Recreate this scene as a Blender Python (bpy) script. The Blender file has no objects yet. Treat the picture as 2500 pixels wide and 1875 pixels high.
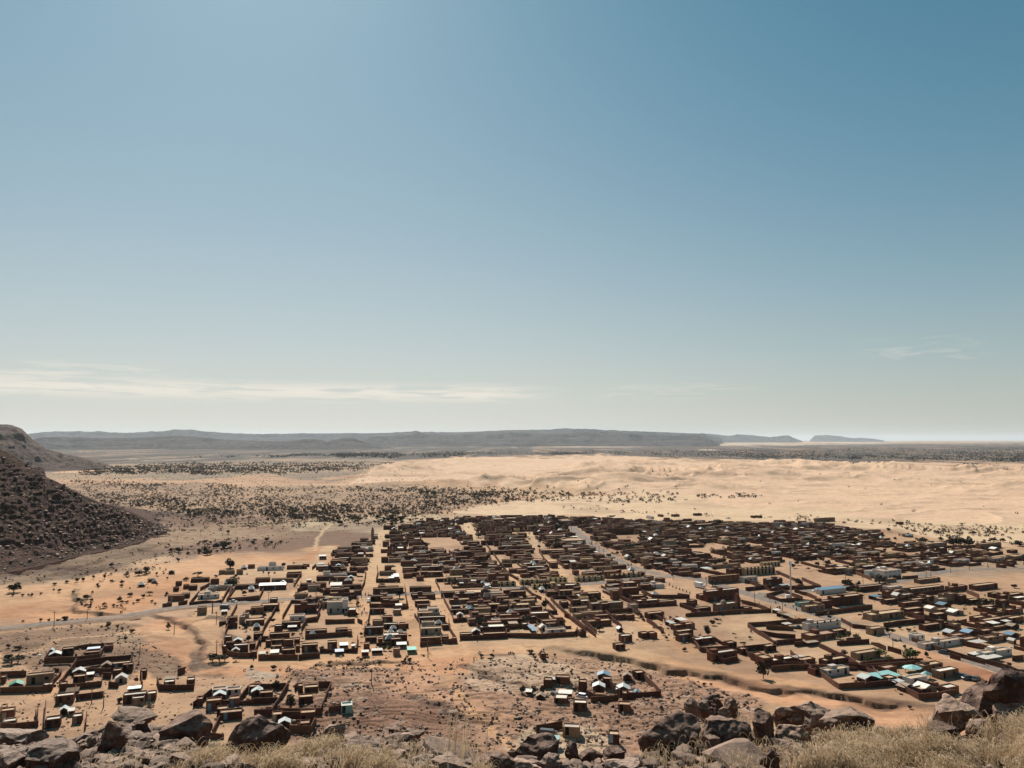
# A desert town below a rocky plateau: built as real terrain, every building and boulder where it stands
SKY_DUST = 0.8; EXPOSURE = 0.6
SKY_GRADE = ((0.238, 1.15), (0.390, 0.78), (0.420, 0.88))
VEIL = tuple(6.6 * v for v in (0.70, 0.672, 0.60)); CLOUD = tuple(6.6 * v for v in (0.84, 0.78, 0.68))
HAZE_D = 1.7e-5; HAZE_C = (0.73, 0.86, 0.97)
import bpy, math, random
import numpy as np
from mathutils import Vector, Matrix
rad = math.radians
scene = bpy.context.scene
COL = scene.collection

# ---------------------------------------------------------------- camera
F, CX, CY, HZ, H = 1888.0, 1250.0, 937.5, 1073.0, 80.0
PITCH = math.atan((HZ - CY) / F)
cp, sp = math.cos(PITCH), math.sin(PITCH)
cam_d = bpy.data.cameras.new("camera")
cam_d.sensor_width = 36.0
cam_d.lens = 36.0 * F / 2500.0
cam_d.clip_start = 0.1
cam_d.clip_end = 300000
cam = bpy.data.objects.new("camera", cam_d)
COL.objects.link(cam)
cam.location = (0, 0, H)
cam.rotation_euler = (math.pi / 2 + PITCH, 0, 0)
scene.camera = cam

def ray(px, py):
    a, b = px - CX, CY - py
    return a, F * cp - b * sp, F * sp + b * cp
def G(px, py, z=0.0):
    """photo pixel -> point on the level z"""
    dx, dy, dz = ray(px, py)
    t = (z - H) / dz
    return np.array([dx * t, dy * t])
def proj(x, y, z=0.0):
    zz = z - H
    d = y * cp + zz * sp
    u = -y * sp + zz * cp
    d = np.where(np.abs(d) < 1e-6, 1e-6, d)
    return CX + F * x / d, CY - F * u / d
def mpp(px, py):
    """metres per photo pixel at that ground pixel"""
    p = G(px, py)
    return (p[1] * cp - H * sp) / F

# ---------------------------------------------------------------- noise
def _h(ix, iy, s):
    n = (ix.astype(np.int64) * 374761393 + iy.astype(np.int64) * 668265263 + s * 974634777) & 0xFFFFFFFF
    n = ((n ^ (n >> 13)) * 1274126177) & 0xFFFFFFFF
    n = n ^ (n >> 16)
    return n.astype(np.float64) / 4294967295.0
def vn(x, y, s=0):
    x = np.asarray(x, float); y = np.asarray(y, float)
    ix, iy = np.floor(x), np.floor(y)
    fx, fy = x - ix, y - iy
    fx = fx * fx * (3 - 2 * fx); fy = fy * fy * (3 - 2 * fy)
    a, b = _h(ix, iy, s), _h(ix + 1, iy, s)
    c, d = _h(ix, iy + 1, s), _h(ix + 1, iy + 1, s)
    return (a + (b - a) * fx) * (1 - fy) + (c + (d - c) * fx) * fy
def fbm(x, y, o=4, s=0):
    t, a, w = 0, 1.0, 0
    for k in range(o):
        t = t + a * vn(x * 2 ** k + 17.3 * k, y * 2 ** k - 9.1 * k, s + k); w += a; a *= 0.5
    return t / w
def sstep(a, b, x):
    t = np.clip((x - a) / (b - a), 0, 1)
    return t * t * (3 - 2 * t)
def sdpoly(x, y, P):
    """signed distance, negative inside"""
    d = np.full(x.shape, 1e18); ins = np.zeros(x.shape, bool)
    n = len(P)
    for i in range(n):
        ax, ay = P[i]; bx, by = P[(i + 1) % n]
        ex, ey = bx - ax, by - ay
        t = np.clip(((x - ax) * ex + (y - ay) * ey) / (ex * ex + ey * ey + 1e-9), 0, 1)
        d = np.minimum(d, (x - ax - t * ex) ** 2 + (y - ay - t * ey) ** 2)
        c = (ay > y) != (by > y)
        ins ^= c & (x < (bx - ax) * (y - ay) / (by - ay + 1e-12) + ax)
    d = np.sqrt(d)
    return np.where(ins, -d, d)
def dline(x, y, P):
    """distance to an open polyline and the side (positive = left of travel)"""
    best = np.full(x.shape, 1e18); side = np.zeros(x.shape)
    for (ax, ay), (bx, by) in zip(P[:-1], P[1:]):
        ex, ey = bx - ax, by - ay
        t = np.clip(((x - ax) * ex + (y - ay) * ey) / (ex * ex + ey * ey + 1e-9), 0, 1)
        d = (x - ax - t * ex) ** 2 + (y - ay - t * ey) ** 2
        s = ex * (y - ay) - ey * (x - ax)
        m = d < best
        best = np.where(m, d, best); side = np.where(m, s, side)
    return np.sqrt(best), np.sign(side)

# ---------------------------------------------------------------- materials
def lin(c):
    return tuple(((v / 255) / 12.92 if v / 255 <= 0.04045 else ((v / 255 + 0.055) / 1.055) ** 2.4) for v in c)
class NT:
    def __init__(s, name):
        s.m = bpy.data.materials.new(name); s.m.use_nodes = True
        s.t = s.m.node_tree; s.t.nodes.clear()
        s.out = s.t.nodes.new('ShaderNodeOutputMaterial')
        s.b = s.t.nodes.new('ShaderNodeBsdfPrincipled')
        s.t.links.new(s.b.outputs[0], s.out.inputs[0])
        s.b.inputs['Specular IOR Level'].default_value = 0.15
        s.b.inputs['Roughness'].default_value = 0.95
    def n(s, typ, **kw):
        nd = s.t.nodes.new(typ)
        for k, v in kw.items():
            if k.startswith('i_'):
                nd.inputs[k[2:].replace('_', ' ')].default_value = v
            else:
                setattr(nd, k, v)
        return nd
    def l(s, a, b): s.t.links.new(a, b)
    def set(s, k, sock): s.l(sock, s.b.inputs[k])
    def mix(s, fac, a, b, mode='MIX'):
        m = s.t.nodes.new('ShaderNodeMix'); m.data_type = 'RGBA'; m.blend_type = mode
        for i, v in ((0, fac), (6, a), (7, b)):
            if hasattr(v, 'links'): s.l(v, m.inputs[i])
            elif i == 0: m.inputs[0].default_value = v
            else: m.inputs[i].default_value = (*v[:3], 1)
        return m.outputs[2]
    def noise(s, vec, scale, detail=4, rough=0.55, dist=0.0):
        n = s.n('ShaderNodeTexNoise', i_Scale=scale, i_Detail=detail, i_Roughness=rough, i_Distortion=dist)
        if vec is not None: s.l(vec, n.inputs['Vector'])
        return n.outputs['Fac']
    def ramp(s, sock, pts):
        r = s.n('ShaderNodeValToRGB')
        while len(r.color_ramp.elements) < len(pts): r.color_ramp.elements.new(0.5)
        for e, (p, c) in zip(r.color_ramp.elements, pts):
            e.position = p
            e.color = (c, c, c, 1) if not isinstance(c, tuple) else (*c, 1)
        s.l(sock, r.inputs[0]); return r.outputs[0]
    def math(s, op, a, b=None, c=None):
        m = s.n('ShaderNodeMath', operation=op)
        for i, v in enumerate((a, b, c)):
            if v is None: continue
            if hasattr(v, 'links'): s.l(v, m.inputs[i])
            else: m.inputs[i].default_value = v
        return m.outputs[0]
    def bump(s, sock, strength, dist):
        b = s.n('ShaderNodeBump', i_Strength=strength, i_Distance=dist)
        s.l(sock, b.inputs['Height']); s.l(b.outputs[0], s.b.inputs['Normal'])
    def pos(s): return s.n('ShaderNodeNewGeometry').outputs['Position']
    def obj(s): return s.n('ShaderNodeTexCoord').outputs['Object']
    def map(s, vec, sc):
        m = s.n('ShaderNodeMapping'); m.inputs['Scale'].default_value = sc
        s.l(vec, m.inputs[0]); return m.outputs[0]

M = {}
def wallmat(name, c, var=0.35, rough=0.95, scale=0.6, spec=0.15):
    """weathered plaster / mud / paint: stains and per-building tone"""
    t = NT(name)
    c = np.array(c)
    p = t.pos()
    r = t.n('ShaderNodeObjectInfo').outputs['Random']
    a = t.noise(p, scale, 5, 0.6)
    b = t.noise(t.map(p, (1, 1, 0.25)), scale * 5, 3, 0.6)
    col = t.mix(t.ramp(a, [(0.3, 0.0), (0.75, 1.0)]), tuple(c * (1 - var)), tuple(c * (1 + var * 0.55)))
    col = t.mix(t.math('MULTIPLY', t.ramp(b, [(0.45, 0.0), (0.8, 1.0)]), 0.35), col, tuple(c * (1 - var) * 0.7))
    hs = t.n('ShaderNodeHueSaturation'); t.l(col, hs.inputs['Color'])
    t.l(t.math('MULTIPLY_ADD', r, 0.5, 0.75), hs.inputs['Value'])
    t.l(t.math('MULTIPLY_ADD', r, 0.02, 0.49), hs.inputs['Hue'])
    t.set('Base Color', hs.outputs[0])
    t.b.inputs['Roughness'].default_value = rough
    t.b.inputs['Specular IOR Level'].default_value = spec
    t.bump(t.noise(p, 3.0, 4), 0.4, 0.05)
    M[name] = t.m
    return t.m

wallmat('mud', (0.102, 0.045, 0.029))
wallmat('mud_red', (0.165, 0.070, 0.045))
wallmat('mud_tan', (0.27, 0.175, 0.115))
wallmat('plaster_grey', (0.33, 0.265, 0.21))
wallmat('plaster_white', (0.56, 0.52, 0.48), 0.12)
wallmat('ochre', (0.50, 0.36, 0.20), 0.2)
wallmat('roof_earth', (0.42, 0.295, 0.20), 0.3)
wallmat('roof_lime', (0.58, 0.53, 0.46), 0.2)
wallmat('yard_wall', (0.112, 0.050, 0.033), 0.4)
wallmat('canvas_white', (0.60, 0.575, 0.53), 0.08)
wallmat('metal_pale', (0.42, 0.46, 0.45), 0.2, 0.5, 1.5, 0.4)
wallmat('metal_teal', (0.22, 0.42, 0.40), 0.2, 0.5, 1.5, 0.4)
wallmat('metal_green', (0.05, 0.30, 0.22), 0.2, 0.5, 1.5, 0.4)
wallmat('metal_blue', (0.12, 0.22, 0.30), 0.2, 0.5, 1.5, 0.4)
wallmat('tarp_navy', (0.03, 0.045, 0.16), 0.2)
wallmat('dark_opening', (0.022, 0.016, 0.014), 0.2)
wallmat('timber', (0.13, 0.09, 0.065), 0.3)
wallmat('tank_white', (0.7, 0.7, 0.68), 0.1)
wallmat('paint_white', (0.75, 0.75, 0.74), 0.05, 0.35, 0.6, 0.5)
wallmat('paint_dark', (0.05, 0.055, 0.065), 0.1, 0.35, 0.6, 0.5)
wallmat('glass_dark', (0.03, 0.04, 0.05), 0.1, 0.1, 0.6, 0.5)
wallmat('rubber', (0.02, 0.02, 0.02), 0.1, 0.8)
wallmat('skin', (0.10, 0.055, 0.035), 0.05, 0.6)
wallmat('cloth_blue', (0.10, 0.20, 0.38), 0.1)
wallmat('cloth_pale', (0.55, 0.50, 0.45), 0.1)
wallmat('cloth_dark', (0.06, 0.05, 0.06), 0.1)
wallmat('mast_paint', (0.60, 0.52, 0.50), 0.1, 0.5)

def foliage_mat(name, c1, c2):
    t = NT(name)
    r = t.n('ShaderNodeObjectInfo').outputs['Random']
    n = t.noise(t.pos(), 1.3, 3)
    col = t.mix(t.ramp(n, [(0.35, 0.0), (0.65, 1.0)]), c1, c2)
    hs = t.n('ShaderNodeHueSaturation'); t.l(col, hs.inputs['Color'])
    t.l(t.math('MULTIPLY_ADD', r, 0.6, 0.7), hs.inputs['Value'])
    t.set('Base Color', hs.outputs[0]); M[name] = t.m
foliage_mat('foliage_dark', (0.024, 0.021, 0.015), (0.052, 0.046, 0.029))
foliage_mat('foliage_green', (0.045, 0.060, 0.022), (0.10, 0.115, 0.045))
foliage_mat('foliage_dry', (0.11, 0.085, 0.055), (0.20, 0.15, 0.09))

# ---------------------------------------------------------------- mesh builder
class MB:
    def __init__(s): s.v = []; s.f = []; s.mi = []
    def quad(s, a, b, c, d, m=0):
        k = len(s.v); s.v += [a, b, c, d]; s.f.append((k, k + 1, k + 2, k + 3)); s.mi.append(m)
    def tri(s, a, b, c, m=0):
        k = len(s.v); s.v += [a, b, c]; s.f.append((k, k + 1, k + 2)); s.mi.append(m)
    def prism(s, P, z0, z1, m=0, bottom=False, taper=1.0):
        """closed polygon P (ccw) extruded z0..z1; z may be lists"""
        n = len(P); k = len(s.v)
        cx = sum(p[0] for p in P) / n; cy = sum(p[1] for p in P) / n
        s.v += [(p[0], p[1], z0) for p in P]
        s.v += [(cx + (p[0] - cx) * taper, cy + (p[1] - cy) * taper, z1) for p in P]
        for i in range(n):
            j = (i + 1) % n
            s.f.append((k + i, k + j, k + n + j, k + n + i)); s.mi.append(m)
        s.f.append(tuple(k + n + i for i in range(n))); s.mi.append(m)
        if bottom: s.f.append(tuple(k + n - 1 - i for i in range(n))); s.mi.append(m)
    def box(s, x0, x1, y0, y1, z0, z1, m=0):
        s.prism([(x0, y0), (x1, y0), (x1, y1), (x0, y1)], z0, z1, m, True)
    def cyl(s, x, y, r, z0, z1, m=0, n=8, taper=1.0):
        s.prism([(x + r * math.cos(i * 2 * math.pi / n), y + r * math.sin(i * 2 * math.pi / n)) for i in range(n)], z0, z1, m, True, taper)
    def tube(s, P, R, m=0, n=5):
        """bent tapering tube through points"""
        rings = []
        for i, p in enumerate(P):
            p = Vector(p)
            d = (Vector(P[min(i + 1, len(P) - 1)]) - Vector(P[max(i - 1, 0)])).normalized()
            a = d.cross(Vector((0, 0, 1)) if abs(d.z) < 0.9 else Vector((1, 0, 0))).normalized(); b = d.cross(a)
            k = len(s.v)
            for j in range(n):
                t = j * 2 * math.pi / n
                s.v.append(tuple(p + (a * math.cos(t) + b * math.sin(t)) * R[i]))
            rings.append(k)
        for k0, k1 in zip(rings[:-1], rings[1:]):
            for j in range(n):
                s.f.append((k0 + j, k0 + (j + 1) % n, k1 + (j + 1) % n, k1 + j)); s.mi.append(m)
        s.f.append(tuple(rings[0] + j for j in range(n))[::-1]); s.mi.append(m)
        s.f.append(tuple(rings[-1] + j for j in range(n))); s.mi.append(m)
    def add(s, o, T=None, mmap=None):
        k = len(s.v)
        if T is None: s.v += o.v
        else: s.v += [tuple(T @ Vector(p)) for p in o.v]
        s.f += [tuple(i + k for i in f) for f in o.f]
        s.mi += [(mmap[i] if mmap else i) for i in o.mi]
    def mesh(s, name, mats):
        me = bpy.data.meshes.new(name)
        me.from_pydata(s.v, [], s.f)
        for m in mats: me.materials.append(M[m] if isinstance(m, str) else m)
        if len(mats) > 1: me.polygons.foreach_set('material_index', s.mi)
        me.update()
        return me
    def build(s, name, mats, parent=None, loc=None, rz=0.0):
        if isinstance(mats, str) or not isinstance(mats, (list, tuple)): mats = [mats]
        return link(name, s.mesh(name, mats), parent, loc, rz)
def link(name, data, parent=None, loc=None, rz=0.0):
    o = bpy.data.objects.new(name, data)
    COL.objects.link(o)
    if parent is not None: o.parent = parent
    if loc is not None: o.location = loc
    if rz: o.rotation_euler = (0, 0, rz)
    return o
def tag(o, label=None, cat=None, group=None, kind=None):
    if label: o['label'] = label
    if cat: o['category'] = cat
    if group: o['group'] = group
    if kind: o['kind'] = kind
    return o
def np_mesh(name, co, faces, mat, smooth=False, attrs=None, parent=None, mis=None):
    """fast mesh: co (n,3), faces (m,k) all the same size"""
    me = bpy.data.meshes.new(name)
    co = np.ascontiguousarray(co, np.float32); faces = np.ascontiguousarray(faces, np.int32)
    m, k = faces.shape
    me.vertices.add(len(co)); me.vertices.foreach_set('co', co.ravel())
    me.loops.add(m * k); me.loops.foreach_set('vertex_index', faces.ravel())
    me.polygons.add(m)
    me.polygons.foreach_set('loop_start', np.arange(0, m * k, k, dtype=np.int32))
    me.polygons.foreach_set('loop_total', np.full(m, k, np.int32))
    if smooth: me.polygons.foreach_set('use_smooth', np.ones(m, bool))
    for mt in (mat if isinstance(mat, (list, tuple)) else [mat]):
        me.materials.append(M[mt] if isinstance(mt, str) else mt)
    if mis is not None: me.polygons.foreach_set('material_index', np.ascontiguousarray(mis, np.int32))
    for an, arr in (attrs or {}).items():
        at = me.color_attributes.new(an, 'FLOAT_COLOR', 'POINT')
        at.data.foreach_set('color', np.ascontiguousarray(arr, np.float32).ravel())
    me.update(calc_edges=True); me.validate()
    return link(name, me, parent)
def grid_faces(nr, nc, wrap=False):
    c = nc if wrap else nc - 1
    i = np.arange(nr - 1)[:, None] * nc; j = np.arange(c)[None, :]; j2 = (j + 1) % nc
    return np.stack([i + j, i + j2, i + nc + j2, i + nc + j], -1).reshape(-1, 4)

# ---------------------------------------------------------------- light and sky
SUN_AZ, SUN_EL = rad(-20), rad(43)
sd = bpy.data.lights.new("sun", 'SUN'); sd.energy = 4.7; sd.angle = rad(0.5); sd.color = (1.0, 0.90, 0.79)
so = bpy.data.objects.new("sun", sd); COL.objects.link(so)
sv = Vector((math.sin(SUN_AZ) * math.cos(SUN_EL), math.cos(SUN_AZ) * math.cos(SUN_EL), math.sin(SUN_EL)))
so.rotation_euler = sv.to_track_quat('Z', 'Y').to_euler()
so.location = (0, 0, 300)
w = bpy.data.worlds.new("World"); scene.world = w; w.use_nodes = True
wt = w.node_tree; wt.nodes.clear()
def wn(t, **k):
    n = wt.nodes.new(t)
    for a, b in k.items():
        if a.startswith('i_'): n.inputs[a[2:]].default_value = b
        else: setattr(n, a, b)
    return n
sky = wn('ShaderNodeTexSky', sky_type='NISHITA', sun_disc=False, sun_elevation=SUN_EL, sun_rotation=SUN_AZ,
         altitude=300.0, air_density=1.0, dust_density=SKY_DUST, ozone_density=1.3)
# grade of the clear sky: deeper and greener-blue than the raw model, as seen through desert air
sc_ = wn('ShaderNodeSeparateColor'); wt.links.new(sky.outputs[0], sc_.inputs[0])
cc_ = wn('ShaderNodeCombineColor')
def wm(op, a, b=None, c=None):
    n = wn('ShaderNodeMath', operation=op)
    for i, v in enumerate((a, b, c)):
        if v is None: continue
        if hasattr(v, 'links'): wt.links.new(v, n.inputs[i])
        else: n.inputs[i].default_value = v
    return n.outputs[0]
for i, (a_, g_) in enumerate(SKY_GRADE):
    k_ = 1 / 6.6   # model value -> display value at this strength and exposure
    wt.links.new(wm('MULTIPLY', wm('POWER', wm('MULTIPLY', sc_.outputs[i], k_), g_), a_ / k_), cc_.inputs[i])
# thin streaks of cloud low over the horizon, fixed to compass bearing and height
tc = wn('ShaderNodeTexCoord'); sx = wn('ShaderNodeSeparateXYZ'); wt.links.new(tc.outputs['Generated'], sx.inputs[0])
az = wm('ARCTAN2', sx.outputs[0], sx.outputs[1])
el = wm('ARCSINE', sx.outputs[2])
def wmix(fac, a, b):
    n = wn('ShaderNodeMix', data_type='RGBA'); wt.links.new(fac, n.inputs[0])
    for i, v in ((6, a), (7, b)):
        if hasattr(v, 'links'): wt.links.new(v, n.inputs[i])
        else: n.inputs[i].default_value = (*v, 1)
    return n.outputs[2]
def mr(v, a, b, c, d):
    n = wn('ShaderNodeMapRange', interpolation_type='SMOOTHSTEP')
    wt.links.new(v, n.inputs[0])
    for i, q in enumerate((a, b, c, d)): n.inputs[i + 1].default_value = q
    return n.outputs[0]
# dusty air towards the horizon (desert dust scatters a beige veil over the lowest degrees)
veil = wm('MULTIPLY', wm('EXPONENT', wm('MULTIPLY', wm('MAXIMUM', el, 0.0), wm('DIVIDE', -1.0, mr(az, rad(-12), rad(38), rad(14.5), rad(8.8))))), 0.93)
vd = mr(az, rad(-15), rad(40), 1.0, 0.80)
vl = mr(az, rad(-50), rad(-25), 0.95, 1.0)
vc = wn('ShaderNodeVectorMath', operation='SCALE'); vc.inputs[0].default_value = VEIL
wt.links.new(wm('MULTIPLY', vd, vl), vc.inputs['Scale'])
base = wmix(veil, cc_.outputs[0], vc.outputs[0])
def cloud(e0, e1, a0, a1, soft, sx_, sy_, lo, hi, seed, amt):
    cmb = wn('ShaderNodeCombineXYZ')
    wt.links.new(wm('MULTIPLY', az, sx_), cmb.inputs[0]); wt.links.new(wm('MULTIPLY', el, sy_), cmb.inputs[1]); cmb.inputs[2].default_value = seed
    n = wn('ShaderNodeTexNoise', i_Scale=1.0, i_Detail=6.0, i_Roughness=0.55, i_Distortion=0.6)
    wt.links.new(cmb.outputs[0], n.inputs['Vector'])
    m = mr(n.outputs['Fac'], lo, hi, 0, 1)
    s = rad(0.5)
    m = wm('MULTIPLY', m, mr(el, rad(e0) - s, rad(e0) + s, 0, 1)); m = wm('MULTIPLY', m, mr(el, rad(e1) - s, rad(e1) + s, 1, 0))
    m = wm('MULTIPLY', m, mr(az, rad(a0 - soft), rad(a0 + soft), 0, 1)); m = wm('MULTIPLY', m, mr(az, rad(a1 - soft), rad(a1 + soft), 1, 0))
    return wm('MULTIPLY', m, amt)
CL = tuple(CLOUD)
base = wmix(cloud(2.9, 3.9, -45, 1, 4, 13, 190, 0.36, 0.56, 3.1, 0.95), base, CL)
base = wmix(cloud(3.8, 4.9, -40, -24, 2, 14, 160, 0.45, 0.7, 9.7, 0.6), base, CL)
base = wmix(cloud(3.0, 3.9, 7, 16, 3, 14, 190, 0.46, 0.7, 1.4, 0.5), base, CL)
base = wmix(cloud(5.0, 6.6, 25, 31, 2, 22, 120, 0.46, 0.7, 5.5, 0.28), base, CL)
bg = wn('ShaderNodeBackground', i_Strength=0.1); wt.links.new(base, bg.inputs[0])
wo = wn('ShaderNodeOutputWorld'); wt.links.new(bg.outputs[0], wo.inputs[0])
vs = scene.view_settings
vs.view_transform = 'Standard'; vs.look = 'None'; vs.exposure = EXPOSURE; vs.gamma = 1.0; vs.use_curve_mapping = False
scene.cycles.use_denoising = True
scene.cycles.max_bounces = 5; scene.cycles.diffuse_bounces = 3; scene.cycles.volume_bounces = 1
scene.cycles.use_adaptive_sampling = True; scene.cycles.adaptive_threshold = 0.01
# ================================================================ GROUND
RIM = [(-900, 1790), (-300, 1790), (0, 1785), (120, 1800), (200, 1790), (265, 1768), (390, 1762), (440, 1790), (520, 1815), (560, 1840),
       (700, 1845), (780, 1820), (850, 1790), (980, 1790), (1040, 1812), (1100, 1842), (1250, 1850), (1370, 1855), (1550, 1850),
       (1640, 1800), (1700, 1762), (1800, 1757), (1880, 1790), (2010, 1785), (2130, 1790), (2180, 1800), (2260, 1785), (2350, 1765),
       (2500, 1760), (3400, 1760)]
BO = """-35 82 1817 1890 g|wide pale-topped boulder at the bottom left corner
60 202 1800 1890 g|smooth grey rounded slab right of the corner boulder
-10 122 1778 1836 g|broad rough grey slab at the left edge of the brow
232 314 1758 1868 d|dark upright boulder with pale pointed crown on the left
196 246 1794 1854 t|low brown boulder leaning on the upright one
322 372 1760 1804 d|squat dark rock below the farther flat slab
268 386 1724 1772 t|flat sunlit slab farthest back on the left
386 520 1731 1826 d|large dark block with flat tilted sunlit top
548 712 1743 1856 d|huge black-faced boulder left of the gap
290 386 1832 1892 t|tan slab at the bottom edge among dry grass
428 464 1818 1850 d|small square dark block below the large dark block
505 600 1840 1895 t|pale triangular boulder at the bottom edge
784 844 1765 1826 t|peaked brown boulder standing in the grass
768 794 1800 1830 g|grey shoulder stone beside the peaked boulder
832 900 1810 1842 g|rounded pale stone half in grass
974 1038 1772 1814 t|flat-topped brown block at the end of the rubble
948 984 1772 1796 d|small dark stone above the rubble
1058 1100 1802 1848 d|small black pyramid-shaped rock by the tall stems
934 990 1830 1866 g|grey slab lying in dry grass right of centre
1040 1160 1840 1895 t|long flat slab below the tall stems
1156 1266 1834 1895 d|dark ledge rock with pale rim
728 762 1828 1856 t|small pointed stone in the grass
1256 1364 1788 1868 d|large brown and black boulder near the teal canopy
1316 1374 1836 1895 g|grey cracked boulder below the brown one
1378 1414 1808 1868 d|narrow leaning dark boulder with pale face
1408 1474 1824 1868 d|dark wedge-shaped boulder right of the narrow one
1470 1526 1818 1860 d|dark reddish boulder at the rubble's right end
1556 1712 1733 1854 d|largest black boulder right of centre
1669 1706 1704 1768 g|upright grey slab atop the black boulder's right
1700 1738 1708 1764 t|tan stone between the upright slabs
1733 1770 1704 1760 d|dark rounded stone on the pile's crest
1712 1758 1694 1730 d|topmost dark stone of the pile
1764 1802 1702 1762 t|brown upright stone at the pile's right
1752 1790 1726 1780 t|brown tilted stone under the crest
1698 1846 1746 1838 d|broad dark slab leaning under the pile
1712 1764 1792 1870 t|pale upright stone in front of the pile
1758 1808 1818 1872 g|pale-topped stone right of the upright one
1630 1710 1806 1854 t|low tan ledge in front of the black boulder
1836 1892 1726 1830 d|dark red boulder left of the tan outcrop
1476 1564 1848 1895 g|flat grey stone at the bottom edge
1238 1272 1827 1856 t|small tan stone left of the brown boulder
1236 1324 1850 1895 t|smooth tan stone at the bottom edge, centre
1884 1968 1722 1806 t|left hump of the tan outcrop among grass
1930 2036 1711 1794 t|higher right hump of the tan outcrop
1888 1990 1768 1832 t|broken lower front of the tan outcrop
1998 2136 1724 1800 t|long low brown outcrop behind the grass
1900 1962 1812 1858 d|dark square stone under the cracked outcrop
1854 1904 1828 1895 d|small dark stone at the bottom edge
2400 2570 1626 1795 d|tallest rugged outcrop at the right edge
2325 2475 1655 1792 d|middle slab of the outcrop stepping up to the right edge
2264 2400 1692 1800 t|lowest brown ledge of the outcrop at the right
2258 2348 1758 1816 d|dark wedge boulder at the outcrop's foot
2356 2432 1754 1828 t|pale faceted boulder before the giant outcrop
2416 2560 1692 1800 t|grey shoulder of rock at the right edge
2192 2304 1802 1872 d|dark ragged rock in the dry grass
2234 2284 1786 1816 d|small dark stone behind the ragged rock
2128 2168 1772 1806 d|small brown stone above the grass""".split('\n')
SL = 0.25
RX = np.arange(-900, 3400, 6.0); RYv = np.interp(RX, [p[0] for p in RIM], [p[1] for p in RIM])
for ln in BO:
    q = [float(v) for v in ln.split('|')[0].split()[:4]]
    m_ = (RX > q[0] - 8) & (RX < q[1] + 8); RYv[m_] = np.minimum(RYv[m_], max(q[3], 1757) - 10)
RYv = np.convolve(np.pad(RYv, 3, 'edge'), np.ones(7) / 7, 'valid')
def rimY(x, y):
    px = CX + F * x / np.maximum(y, 1.5)
    t = (np.interp(px, RX, RYv) - HZ) / F
    return 1.6 / (t - SL)
def fore_z(x, y):
    x = np.asarray(x, float); y = np.asarray(y, float)
    yr = rimY(x, y)
    over = np.maximum(0, y - yr)
    z = H - 1.6 - SL * np.minimum(y, yr) - 0.64 * over - 0.1 * over / (1 + over)
    z += 0.10 * (fbm(x * 1.1, y * 1.1, 3, 5) - 0.5) + 0.03 * (fbm(x * 5, y * 5, 2, 8) - 0.5)
    z += np.minimum(over * 0.12, 3.0) * (fbm(x * 0.09, y * 0.09, 4, 21) - 0.6)
    return z
def fore_at(px, py):
    dx, dy, dz = ray(px, py)
    t = -dz / dy
    Y = 1.6 / (t - SL)
    return Y * dx / dy, Y

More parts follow.
